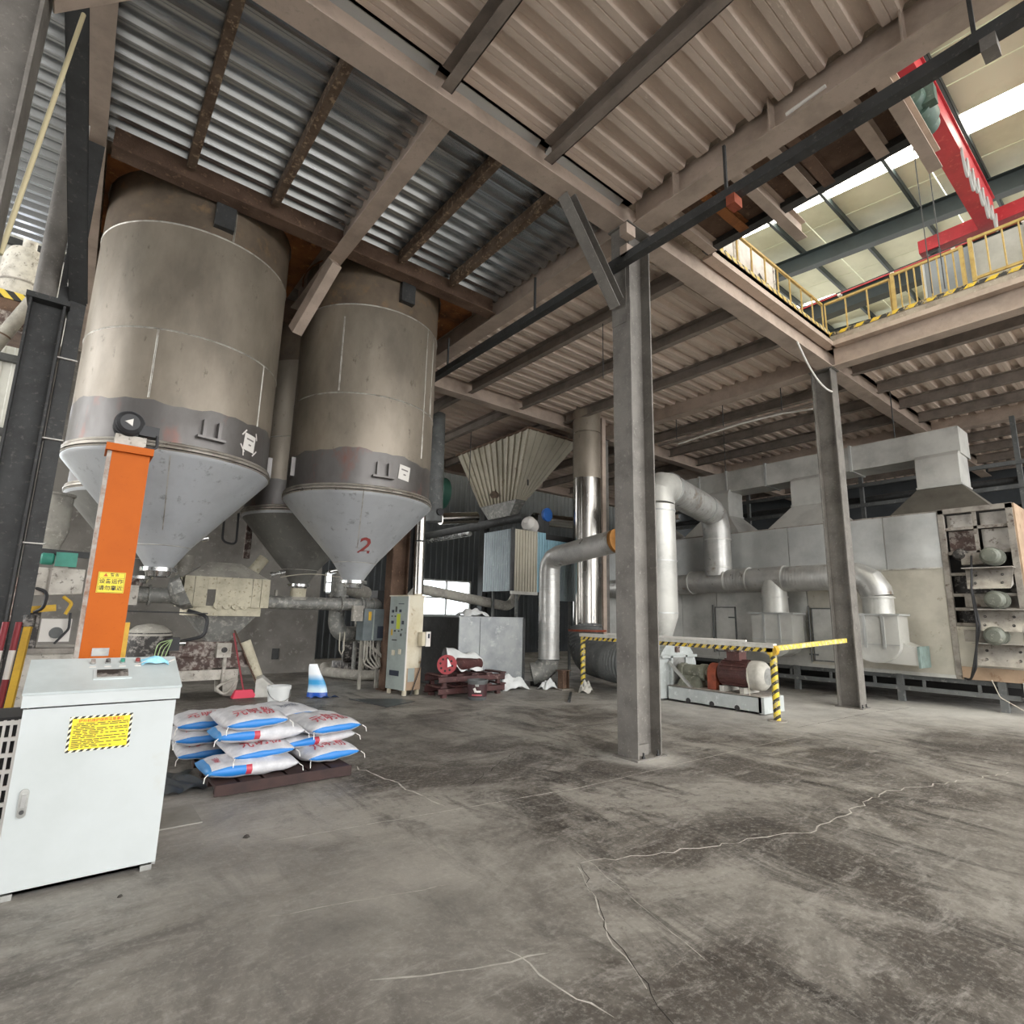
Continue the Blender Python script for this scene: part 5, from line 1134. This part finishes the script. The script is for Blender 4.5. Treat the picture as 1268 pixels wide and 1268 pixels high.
def cloth(name, label, c, sx, sy, h, seed, mat='plastic_white', rot=0):
    rnd = random.Random(seed); k = [rnd.uniform(3, 8) for _ in range(4)]; ph = [rnd.uniform(0, 6) for _ in range(4)]
    def f(i, j):
        u, v = 2*i-1, 2*j-1; e = max(0, 1-(abs(u)**2.5+abs(v)**2.5)*.7); rr_ = 1+.1*math.sin(k[0]*math.atan2(v, u)+ph[0])
        z = h*e*(.55+.25*math.sin(k[1]*u+ph[1])*math.cos(k[2]*v+ph[2])+.2*math.sin(k[3]*(u+v)+ph[3]))+.004
        x, y = u*sx*rr_, v*sy*rr_; return (c[0]+x*math.cos(rot)-y*math.sin(rot), c[1]+x*math.sin(rot)+y*math.cos(rot), c[2]+max(0, z))
    return tag(B().grid(f, 22, 22).build(name, mat), label, 'bag')
cloth('plastic_bag', 'white plastic bags heaped on top of the grey sheet box', (7.3, 10.6, 1.548), .32, .28, .26, 5)
cloth('plastic_bag', 'crumpled white plastic bag on the floor at the foot of the grey box', (7.85, 9.78, .002), .38, .2, .36, 9)
M('maroon_steel', '4f2c2a', '3a2120', rough=.6, scale=4, col3='7b6660', scale3=7, lo3=.58, hi3=.7)
sp_ = thing('scrap_pallet', (6.5, 9.6, 0), 'maroon steel pallets stacked two high beside the electrical panel', 'pallet')
for z in (.06, .28):
    for y in (9.42, 9.95): B().chan((5.75, y, z+.06), (7.35, y, z+.06), .06, .12, .01).build('side_beam', 'maroon_steel', sp_, smooth=0)
    for k in range(5): B().box(5.8+.36*k, 5.95+.36*k, 9.40, 9.97, z+.12, z+.15).build('cross_slat', 'maroon_steel', sp_, smooth=0)
for x in (5.9, 6.6, 7.2): 
    for y in (9.44, 9.9): B().box(x-.05, x+.05, y-.04, y+.04, 0, .06).build('runner', 'maroon_steel', sp_, smooth=0); B().box(x-.04, x+.04, y-.03, y+.03, .21, .28).build('runner', 'maroon_steel', sp_, smooth=0)
ov2 = thing('flanged_roller', (6.3, 9.6, .43), 'roller with a red perforated end flange lying on the scrap pallet', 'roller')
M('flange_red', 'a8454a', '963c41', rough=.6, scale=5)
ax0, ax1 = Vector((5.92, 9.42, .62)), Vector((6.0, 9.50, .62)); axd = (ax1-ax0).normalized()
fl = B().cyl(ax0, ax1, .185, n=30).build('end_flange', 'flange_red', ov2)
u_ = axd.orthogonal().normalized(); w_ = axd.cross(u_)
for k in range(8): q = ax0+(u_*math.cos(k*PI/4)+w_*math.sin(k*PI/4))*.12; B().cyl(q-axd*.004, q+axd*.01, .022, n=10).build('flange_hole', 'dark_hollow', fl)
B().cyl(ax1, ax1+Vector((1.0, .35, -.05)), .13, .11, n=18).build('barrel', 'maroon_steel', ov2)
tp = thing('white_tarp', (6.55, 9.7, .43), 'white plastic sheet draped over the roller on the scrap pallet', 'tarp')
b = B(); rnd = random.Random(2)
def tarp(i, j):
    L = i; a = -1.0+2.0*j; w = .30*(1-.45*L)+.05*math.sin(9*L+3*j); x = 6.02+1.15*L; zt = .93-.22*L+.03*math.sin(11*L)
    return (x+.12*a, 9.66+.30*L+a*w*1.05, max(.435, zt-.34*abs(a)**2.2-.02*math.sin(14*L+4*a)))
b.grid(tarp, 24, 16); b.build('sheet', 'plastic_white', tp)
dm = thing('paint_pail', (6.36, 8.97, 0), 'small dark printed pail on the floor before the scrap pallet', 'pail')
M('pail_grey', '5a5c5c', '4c4e4e', rough=.5, scale=6); M('pail_maroon', '3d2426', rough=.5)
B().lathe([(0, 0), (.165, 0), (.175, .02), (.19, .36), (.178, .36), (.16, .03), (0, .03)], 6.36, 8.97, 32).build('body', 'pail_grey', dm)
B().lathe([(.1785, .06), (.1905, .29)], 6.36, 8.97, 32).build('label_band', 'pail_maroon', dm)
B().lathe([(.19, .33), (.202, .33), (.202, .365), (.18, .365)], 6.36, 8.97, 32).build('rim', 'pail_grey', dm)
ang = math.atan2(-8.97, -6.36)
cyl_patch(6.36, 8.97, .189, ang-.25, .19, .05, .08, .5).build('logo_mark', 'paper', dm, smooth=0); cyl_patch(6.36, 8.97, .1885, ang+.12, .165, .09, .035).build('logo_mark', 'paper', dm, smooth=0); cyl_patch(6.36, 8.97, .1865, ang-.05, .10, .2, .02).build('logo_mark', 'print_red', dm, smooth=0)
cyl_patch(6.36, 8.97, .193, ang-.05, .275, .07, .04).build('logo_mark', 'plate_silver', dm, smooth=0)
pipe_run('long pale pipe slanting down in front of the bright window', [(6.45, 12.6, 1.6), (6.9, 12.45, 2.2), (9.75, 12.3, 1.82), (10.0, 12.2, 2.4)], .13, 'pipe_dusty', rad=.3, name='slanting_pipe')
sb_ = thing('steel_stub', (8.9, 9.2, 0), 'rusty upright beam offcut standing before the elbow duct', 'beam offcut')
B().ibeam((8.88, 9.22, .02), (8.88, 9.22, .40), .16, .2, .015, .012, (1, 0, 0)).build('offcut', 'rust_brown', sb_, smooth=0); B().box(8.7, 9.06, 9.08, 9.36, 0, .02).build('foot_plate', 'frame_dusty', sb_, smooth=0)
B().box(8.74, 9.02, 9.12, 9.34, .40, .415).build('top_plate', 'rust_brown', sb_, smooth=0)
cloth('plastic_bag', 'small white bag behind the rusty beam offcut', (8.6, 9.42, .002), .22, .12, .26, 12)
tag(B().bar((8.55, 8.65, .02), (7.66, 7.8, .02), .05, .04).build('flat_iron', 'steel_dark', smooth=0), 'dark iron bar lying on the floor between column and elbow duct', 'iron bar')
cloth('rag', 'dirty white rags on the floor beside the striped post', (8.98, 8.62, .002), .25, .12, .3, 14, 'motor_white', .5)
# curb and conveyor junk behind the panel
cb = thing('pit_curb', (5.5, 13.2, 0), 'low dusty pipe curb curving along the floor before the dark pit', 'curb')
B().tube(arc_pts([(5.6, 15.0, .12), (5.2, 13.8, .12), (5.6, 12.7, .12), (6.3, 12.5, .12)], .6, 8), .12, 14).build('pipe', 'pipe_dusty', cb)
pm = thing('pit_machine', (6.3, 14.2, 0), 'black machine in the dark pit under the bent pipe', 'machine')
B().prof((5.9, 14.6, .6), (7.2, 14.0, .6), [(0, .2), (.05, .34), (.6, .34), (.62, .4), (.8, .4), (.82, .3), (1.4, .3)], 24).build('drum', 'machine_black', pm)
B().box(5.8, 7.4, 13.9, 15, 0, .28).build('base', 'machine_black', pm, smooth=0)
B().cyl((5.6, 13.1, 0), (5.6, 13.1, 1.5), .05, n=10).build('stand_post', 'pipe_grey', pm)
B().box(6.9, 7.8, 14.8, 15.6, .3, 2.2).build('tank', 'dark_hollow', pm, smooth=0)
pipe_run('wide dusty bent duct with clamps behind the silo with the red number', [(5.0, 12.6, 2.65), (5.0, 12.6, 2.2), (5.9, 13.4, 2.05)], .18, 'pipe_dusty', rad=.25, flanges=(((5.0, 12.6, 2.3), (0, 0, 1), .22),), name='bent_duct')

# pipes high behind the silos
pipe_run('long dark pipe crossing under the sheet hopper', [(9.7, 18.5, 4.28), (9.87, 11.9, 4.35)], .13, 'steel_dark', name='dark_pipe')
pipe_run('steel frame pipe with a bright edge below the long dark pipe', [(9.5, 18.96, 4.05), (9.6, 14.2, 4.08)], .07, 'bright_steel', name='bright_pipe')
vp = pipe_run('dark vertical vessel pipe beside the silo rim', [(7.68, 13.2, 4.1), (7.62, 13.2, 7.24)], .24, 'frame_grey', name='vessel_pipe'); B().prof((7.7, 12.95, 4.35), (7.7, 12.88, 4.35), [(0, .1), (.07, .1)], 16).build('round_port', 'rubber', vp)
for lab_, a_, c_, r_ in (('short bright insulated pipe below the sheet hopper', (8.0, 13.4, 4.25), (9.25, 13.4, 4.45), .17), ('bright insulated pipe between the sheet hopper and the chimney', (11.2, 13.0, 4.6), (13.5, 13.0, 4.7), .2)):
    o = pipe_run(lab_, [a_, c_], r_, 'stainless', name='insulated_pipe'); B().cyl((c_[0]-.3, a_[1], a_[2]+.15), (c_[0]-.3, a_[1], 7.36), .012, n=6).build('hanger_rod', 'steel_dark', o)
M('hoist_green0', '2f5a4d', rough=.5)
tag(B().box(9.3, 9.4, 15.75, 15.85, 5.9, 7.26).prof((9.2, 15.8, 5.6), (9.5, 15.8, 5.6), [(0, .55), (.3, .55)], 28).build('green_disc', 'hoist_green0'), 'dark green round casing behind the sheet hopper', 'casing')
for k, (x, y) in enumerate(((9.1, 17.2), (12.3, 17.2))): column(x, y, .28, .28, True, ('dark column behind the ribbed enclosure', 'dark column far behind the chimney')[k], 'steel_dark')

# ================================================================== clutter beside the dark column
def hopper_small(x, y, r, z0, z1, zc, label):
    t = thing('dust_hopper', (x, y, z0), label, 'hopper')
    B().lathe([(r, zc), (r, z1), (r+.02, z1), (r+.02, z1+.03), (0, z1+.03)], x, y, 28).build('drum', 'pipe_dusty', t); B().lathe([(r, zc), (.06, z0)], x, y, 28).build('cone', 'pipe_dusty', t)
hopper_small(-.28, 9.6, .17, 2.2, 3.05, 2.55, 'narrow grey dust hopper between the dark column and the large silo')
wf = thing('white_guard', (-.15, 9.2, 1.6), 'dented white sheet guard with a green gear motor on top', 'guard')
B().hull8([(-.42, 9.0, 1.70), (.13, 9.0, 1.74), (.13, 9.4, 1.74), (-.42, 9.4, 1.70)], [(-.40, 9.0, 2.05), (.13, 9.05, 2.05), (.13, 9.4, 2.05), (-.40, 9.4, 2.05)]).build('guard_sheet', 'machine_white', wf, smooth=0)
B().box(-.22, -.20, 8.985, 9.0, 1.70, 2.05).build('guard_strap', 'frame_dusty', wf, smooth=0)
B().prof((-.34, 9.2, 2.17), (-.20, 9.2, 2.17), [(0, .06), (.02, .075), (.12, .075), (.14, .05)], 18).build('gear_motor', 'gear_green', wf); B().box(-.19, .03, 9.12, 9.28, 2.08, 2.26).build('gear_case', 'gear_green', wf, smooth=0)
B().box(-.2, -.05, 9.15, 9.25, 2.0, 2.1).build('motor_foot', 'pipe_dusty', wf, smooth=0)
bl = thing('mixing_machine', (-.1, 9.3, 0), 'cluttered mixing machine with white box and yellow arms under the white guard', 'machine')
B().box(-.5, .25, 9.1, 9.9, 0, 1.0).build('base', 'machine_white', bl, smooth=0)
B().box(-.52, .28, 9.05, 9.95, 1.0, 1.06).build('table', 'frame_dusty', bl, smooth=0)
B().box(-.22, .08, 9.1, 9.3, 1.14, 1.42).build('white_box', 'paper', bl, smooth=0); B().prof((-.06, 9.09, 1.25), (-.06, 9.1, 1.25), [(0, .07), (.01, .07)], 18).build('dial', 'frame_grey', bl)
B().box(-.42, -.24, 9.1, 9.35, 1.06, 1.5).build('black_drive', 'machine_black', bl, smooth=0)
B().bar((-.42, 9.05, 1.52), (-.1, 9.05, 1.56), .05, .08).build('arm', 'yellow_paint', bl, smooth=0); B().tube(arc_pts([(-.05, 9.05, 1.7), (.05, 9.05, 1.62), (0, 9.05, 1.48)], .05), .02, 8).build('arm', 'yellow_paint', bl)
B().tube(arc_pts([(.05, 9.04, 1.5), (.06, 9.02, 1.3), (-.06, 9.0, 1.12)], .1), .014, 8).build('hose', 'rubber', bl)
B().tube(arc_pts([(-.35, 9.04, 1.8), (-.2, 8.95, 1.75), (-.22, 8.95, 1.55), (-.3, 9.0, 1.5)], .1), .02, 8).build('hose', 'rubber', bl)
B().bar((-.5, 9.3, 2.27), (.3, 9.3, 2.25), .04, .08).build('cross_bar', 'steel_dark', bl, smooth=0)
pkb = thing('spotted_plate_box', (-.55, 8.6, 1.3), 'pinkish plate box spattered with dry powder beside the dark column', 'box')
M('spatter', 'b9a79b', '7f6259', rough=.8, scale=8, col3='d8d0c6', scale3=20, lo3=.52, hi3=.6)
B().box(-.78, -.40, 8.6, 8.9, 1.40, 1.90).build('plate', 'spatter', pkb, smooth=0)
for k in range(8): B().cyl((-.74+.1*(k % 4), 8.6, 1.5+.25*(k//4)), (-.74+.1*(k % 4), 8.57, 1.5+.25*(k//4)), .018, n=8).build('bolt', 'machine_brown', pkb)
B().box(-.72, -.46, 8.65, 8.85, 0, 1.40).build('stand', 'machine_black', pkb, smooth=0)
yp = thing('yellow_strut', (-.27, 6.4, 0), 'yellow painted strut leaning behind the control desk', 'strut')
B().bar((-.30, 6.3, 0), (-.24, 6.55, 1.42), .05, .05).build('strut', 'yellow_paint', yp, smooth=0); B().cyl((-.24, 6.55, 1.40), (-.24, 6.56, 1.50), .045, n=14).build('cap', 'machine_black', yp)
for k in range(2):
    o = thing('red_white_rod', (-.40+.08*k, 6.5, 0), ('red and white banded rod next to the yellow strut', 'red and white banded rod farther from the yellow strut')[1-k], 'rod')
    for j in range(6): B().cyl((-.44+.085*k+.008*j, 6.42+.02*j, .24*j), (-.44+.085*k+.008*(j+1), 6.42+.02*(j+1), .24*(j+1)), .024, n=10).build('band', 'handle_red' if j % 2 else 'paper', o)
tag(B().box(.40, .45, 5.86, 5.92, 0, 1.46).build('yellow_post', 'yellow_paint', smooth=0), 'short yellow post rising just behind the orange lifting post', 'post')
gr = thing('slotted_guard', (-.2, 5.0, 0), 'white slotted guard panel standing beside the control desk', 'guard')
for k in range(9): B().box(-.42, -.135, 4.98, 5.0, .02+.1*k, .045+.1*k).build('guard_rail', 'paper', gr, smooth=0)
for k in range(8): B().box(-.40+.036*k, -.385+.036*k, 4.982, 4.998, .02, .85).build('guard_slat', 'paper', gr, smooth=0)
B().box(-.43, -.125, 5.05, 5.5, 0, .86).build('guarded_core', 'dark_hollow', gr, smooth=0)
# cable trays and poles at the dark column
tr = thing('cable_tray', (-.40, 7.5, 0), 'dark cable tray running down beside the dark column from the deck', 'cable tray')
B().chan((-.345, 7.42, 0), (-.345, 7.42, 4.9), .14, .07, .006, up=(0, 1, 0)).build('riser', 'steel_dark', tr, smooth=0); B().chan((-.345, 7.42, 4.9), (-.62, 5.3, 6.72), .16, .07, .006).build('incline', 'steel_dark', tr, smooth=0)
for z in (2.2, 3.3, 4.2): B().box(-.43, -.26, 7.35, 7.48, z, z+.012).build('cable_tie', 'paper', tr, smooth=0)
M('conduit_cream', 'd9cda6', rough=.45)
tag(B().cyl((-.539, 5.2, 6.42), (-.675, 4.86, 3.95), .016, n=12).build('conduit', 'conduit_cream'), 'thin pale cream conduit slanting from the deck beside the smooth grey column', 'conduit')
tag(B().tube(sag((-.50, 6.9, 6.7), (-.44, 7.3, 5.0), .12), .014, 8).build('white_cable', 'paper'), 'white cable hanging along the dark cable tray', 'cable')
pl2 = pipe_run('pale thick pipe slanting up behind the dark column', [(-1.9, 13.9, 6.0), (-1.32, 13.9, 7.6)], .12, 'pipe_dusty', name='pale_pipe'); B().cyl((-1.66, 13.9, 6.67), (-1.65, 13.9, 6.70), .128, n=18).build('joint', 'rust_brown', pl2)
ld = thing('landing', (-2.6, 14.3, 7.4), 'raised landing with a black and yellow edge behind the dark column', 'landing')
stripes('hazard_landing', (1, 0, 1), .28, '2b2a26', 'dcc04a', .5)
B().box(-4.2, -1.1, 14.0, 16, 7.25, 7.5).build('slab', 'rust_brown', ld, smooth=0); B().box(-4.2, -1.1, 13.97, 14.0, 7.5, 7.66).build('edge_tape', 'hazard_landing', ld, smooth=0)
B().box(-4.2, -1.1, 14.0, 14.1, 6.9, 7.25).build('edge_beam', 'machine_brown', ld, smooth=0); B().box(-3.9, -3.7, 14.1, 14.3, 0, 6.9).build('support', 'steel_dark', ld, smooth=0)
wt = thing('white_tank', (-1.6, 14.8, 7.5), 'white domed tank standing on the striped landing', 'tank')
B().lathe([(.38, 7.5), (.38, 8.7), (.30, 8.9), (.12, 8.98), (.12, 9.2), (0, 9.2)], -1.62, 14.7, 28).build('shell', 'machine_white', wt); B().lathe([(.39, 8.1), (.395, 8.12), (.39, 8.14)], -1.62, 14.7, 28).build('hoop', 'frame_dusty', wt)
fl_ = thing('flood_light', (-1.6, 13.9, 5.4), 'glaring floodlight below the landing behind the dark column', 'light')
B().box(-1.78, -1.56, 13.92, 14.0, 5.42, 5.62).build('housing', 'machine_black', fl_, smooth=0); B().box(-1.76, -1.58, 13.905, 13.92, 5.44, 5.60).build('lens', 'lamp_white', fl_, smooth=0); B().bar((-1.67, 13.98, 5.62), (-1.67, 14.05, 6.9), .03, .03).build('stem', 'steel_dark', fl_, smooth=0)

# ================================================================== crane hall: railings, crates, crane
M('rail_yellow', 'b59a58', '9f8447', rough=.5, scale=7, col3='8f6a2b', scale3=14, lo3=.62, hi3=.72)
def railing(label, p0, p1, n, z0=7.62, z1=8.40, endpost=(True, True)):
    t = thing('railing', p0, label, 'railing', None); p0, p1 = Vector(p0), Vector(p1)
    B().bar(Vector((p0.x, p0.y, z1)), Vector((p1.x, p1.y, z1)), .045, .045).build('top_rail', 'rail_yellow', t, smooth=0)
    for i in range(n+1):
        q = p0.lerp(p1, i/n); B().cyl((q.x, q.y, z0), (q.x, q.y, z1), .017, n=8).build('baluster', 'rail_yellow', t)
    return t
railing('yellow railing on the deck edge in front of the white marked crates', (8.0, 4.44, 7.66), (12.0, 4.44, 7.66), 8, 7.66, 8.40)
railing('yellow railing meeting the crate-side railing at the corner of the opening', (12.05, 4.40, 7.62), (12.05, 3.18, 7.62), 3, 7.62, 8.40)
def gate(label, y0, y1, n, z0=7.60, z1=8.50):
    t = thing('railing_gate', (12.03, y0, z0), label, 'gate')
    for y in (y0, y1): B().box(11.99, 12.05, y-.03, y+.03, z0, z1).build('gate_post', 'rail_yellow', t, smooth=0)
    for z in (z0+.05, z1-.03): B().box(12.0, 12.04, y1, y0, z-.025, z+.025).build('gate_rail', 'rail_yellow', t, smooth=0)
    for i in range(1, n): y = y0+(y1-y0)*i/n; B().cyl((12.02, y, z0+.05), (12.02, y, z1-.03), .014, n=8).build('gate_bar', 'rail_yellow', t)
    return t
gate('yellow barred gate with closely set bars beside the corner railing', 3.12, 2.02, 9, 7.62, 8.48); gate('yellow gate leaf standing apart from the closely barred gate', 1.88, .55, 6, 7.70, 8.56)
M('crate_white', 'd3cec6', 'b9b3aa', rough=.7, scale=4); M('mark_pink', 'b5616d', rough=.7); M('mark_black', '2f2a2c', rough=.7)
def crate(label, x0, x1, y0, z1, marks):
    t = thing('crate', ((x0+x1)/2, y0+.3, 7.6), label, 'crate')
    B().box(x0, x1, y0, y0+.6, 7.602, z1).build('board_box', 'crate_white', t, smooth=0)
    for x in (x0, x1-.06): B().box(x, x+.06, y0-.02, y0, 7.6, z1).build('corner_batten', 'machine_white', t, smooth=0)
    B().box(x0, x1, y0-.015, y0, 7.95, 8.0).build('strap', 'frame_dusty', t, smooth=0)
    for u, z, w, h, mt, rot in marks:
        B().obox((x0+(x1-x0)*u, y0-.022, z), (w, .006, h), Matrix.Rotation(rot, 3, 'Y')).build('painted_mark', mt, t, smooth=0)
mk1 = [(.35, 8.55, .3, .05, 'mark_pink', .3), (.35, 8.35, .05, .35, 'mark_pink', 0), (.6, 8.3, .25, .05, 'mark_black', .5), (.75, 8.2, .05, .2, 'mark_black', .3)]
crate('tall white board crate with pink and black marks behind the railing', 7.45, 9.0, 4.75, 8.85, mk1)
crate('tall white board crate next to the cut-off lower crates behind the railing', 9.08, 10.55, 4.75, 8.85, mk1[1:]+[(.3, 8.1, .2, .05, 'mark_pink', -.4)])
crate('low white crate behind the railing beside the taller crates', 10.7, 11.7, 5.0, 8.32, [(.5, 8.0, .3, .05, 'mark_pink', .6), (.4, 8.1, .05, .25, 'mark_pink', 0)])
crate('low greyish crate at the railing corner with small pink marks', 12.4, 13.8, 5.1, 8.45, [(.3, 8.1, .2, .05, 'mark_pink', .6), (.65, 8.05, .2, .05, 'mark_pink', -.5)])
pn = thing('screen_panels', (12.9, 2.0, 7.6), 'grey sheet screen standing behind the barred yellow gate', 'screen')
for k in range(4): B().box(12.88, 12.92, 2.80-.8*(k+1)+.01, 2.80-.8*k, 7.6, 8.92).build('screen_sheet', 'pale_sheet' if k % 2 else 'wall_sheet', pn, smooth=0)
for k in range(5): B().box(12.84, 12.88, 2.80-.8*k-.03, 2.80-.8*k+.03, 7.6, 8.95).build('screen_post', 'window_frame', pn, smooth=0)

M('crane_red', 'b5323c', '9f2a34', rough=.45, scale=3, col3='c4504f', scale3=9); M('hoist_green', '41564d', '34463e', rough=.5, scale=4, col3='6a7a70', scale3=10)
cr = thing('overhead_crane', (10, 2.05, 10.5), 'red overhead travelling crane bridge under the hall roof', 'crane')
B().box(3.4, 14.85, 1.84, 2.10, 10.32, 10.9).build('bridge_girder', 'crane_red', cr, smooth=0); B().box(3.4, 14.85, 1.80, 2.14, 10.9, 10.93).build('bridge_flange', 'crane_red', cr, smooth=0); B().box(3.4, 14.85, 1.80, 2.14, 10.29, 10.32).build('bridge_flange', 'crane_red', cr, smooth=0)
B().box(14.8, 15.1, .2, 3.25, 10.30, 10.62).build('end_carriage', 'crane_red', cr, smooth=0); B().box(3.2, 3.5, .6, 3.2, 10.30, 10.62).build('end_carriage', 'crane_red', cr, smooth=0)
for y in (.45, 3.0): B().cyl((14.85, y, 10.34), (15.05, y, 10.34), .14, n=20).build('wheel', 'steel_dark', cr)
rw = thing('crane_runway', (15, 5, 10), 'dark runway beam with a conductor bar carrying the red crane', 'beam')
B().ibeam((14.95, -8, 9.9), (14.95, 19, 9.9), .3, .5, .02, .012).build('runway_beam', 'rafter_green', rw, smooth=0); B().box(14.92, 14.98, -8, 19, 10.15, 10.2).build('rail', 'steel_dark', rw, smooth=0)
B().cyl((14.72, -8, 10.05), (14.72, 19, 10.05), .02, n=8).build('conductor_bar', 'crane_red', rw)
for k in range(14): B().box(14.70, 14.82, -1+1.2*k-.04, -1+1.2*k+.04, 10.0, 10.06).build('bar_holder', 'paper', rw, smooth=0)
for y in (-2.3, 7.4, 17): B().ibeam((15.25, y, 7.6), (15.25, y, roofz(y)-.75), .26, .3, .016, .012, (1, 0, 0)).build('runway_column', 'rafter_green', rw, smooth=0); B().bar((14.95, y, 9.6), (15.3, y, 9.2), .08, .08).build('bracket', 'rafter_green', rw, smooth=0)
ho = thing('hoist', (9.9, 1.95, 9.8), 'green electric hoist hanging under the red crane bridge', 'hoist')
B().prof((9.45, 1.95, 9.86), (10.35, 1.95, 9.86), [(0, .16), (.06, .2), (.2, .2), (.21, .25), (.62, .25), (.63, .2), (.84, .2), (.9, .14)], 24).build('drum', 'hoist_green', ho); B().box(9.7, 10.1, 1.85, 2.05, 10.08, 10.29).build('trolley', 'hoist_green', ho, smooth=0)
B().box(9.55, 9.72, 1.65, 1.82, 9.7, 10.0).build('control_box', 'hoist_green', ho, smooth=0)
for y in (1.88, 2.04): B().cyl((9.75, y, 6.6), (9.75, y, 9.7), .008, n=6).build('wire_rope', 'steel_dark', ho)
fs = thing('festoon_cable', (13.2, 1.65, 10.0), 'bundle of grey cable loops hanging along the red crane bridge', 'cable bundle')
M('cable_grey', '9a9a98', rough=.5)
for k in range(7): x = 11.9+.38*k; B().tube(sag((x, 1.79, 10.35), (x+.38, 1.79, 10.35), .5+.1*math.sin(k*2.1)), .022, 8).build('cable_loop', 'cable_grey', fs)
# conduits, lamps and wires under the deck
ct = thing('hanging_tube', (5.2, 4, 6.28), 'long dark square tube hung below the deck beam along the crane opening', 'tube')
B().bar((5.2, -2, 6.28), (5.2, 16, 6.28), .12, .12).build('tube', 'steel_dark', ct, smooth=0)
for y in (.6, 2.8, 6.1, 8.7, 12): B().box(5.185, 5.215, y-.015, y+.015, 6.34, 6.95).build('hanger', 'steel_dark', ct, smooth=0)
for y in (.52, 2.72): B().box(5.12, 5.28, y-.05, y+.05, 6.10, 6.22).build('clip', 'coupling_red' if y > 2 else 'steel_grey', ct, smooth=0)
lt = thing('lamp_strip', (12.5, 6.8, 6.3), 'thin white lamp strip hung on rods under the deck beyond the column', 'lamp')
B().tube([(12.5, 8.51, 6.30), (12.5, 7.6, 6.36), (12.5, 6.64, 6.40), (12.5, 5.7, 6.38), (12.5, 5.0, 6.30)], .022, 8).build('strip', 'paper', lt)
B().bar((12.56, 9.2, 6.44), (12.56, 4.9, 6.44), .08, .05).build('support_channel', 'joist_dark', lt, smooth=0)
for y in (8.6, 7.2, 5.7): B().cyl((12.56, y, 6.44), (12.56, y, 7.3), .012, n=6).build('hanger_rod', 'steel_dark', lt)
tag(B().tube(sag((10.31, 4.30, 6.9), (11.93, 4.36, 6.35), .22), .018, 8).build('white_cable', 'paper'), 'loose white cable curving from the deck girder to the corner column', 'cable')
tag(B().cyl((7.13, 6.4, 5.9), (7.13, 6.4, 7.05), .008, n=6).build('hanging_wire', 'steel_dark'), 'thin dark wire hanging from the deck beside the free-standing column', 'wire')
b = thing('lamp_tube', (5.3, 1.9, 6.88), 'short white tube lamp on the edge of the beam beside the crane opening', 'lamp'); B().cyl((5.32, 2.15, 6.93), (5.32, 1.75, 6.95), .02, n=10).build('tube', 'paper', b)
# dark service racks deep behind the oven
rk = thing('service_rack', (19.5, 6, 0), 'dark pipe rack deep behind the drying oven', 'rack')
for y in (2.5, 6, 9.5, 13): B().box(17.9, 18.0, y-.05, y+.05, 0, 6.8).build('upright', 'frame_grey', rk, smooth=0)
for z in (4.3, 5.0, 5.6): B().bar((17.9, 1.5, z), (17.9, 14, z), .08, .1).build('cross_rail', 'frame_grey', rk, smooth=0)
for z in (4.5, 5.2): B().cyl((18.1, 1.5, z), (18.1, 14, z), .09, n=12).build('service_pipe', 'steel_dark', rk)
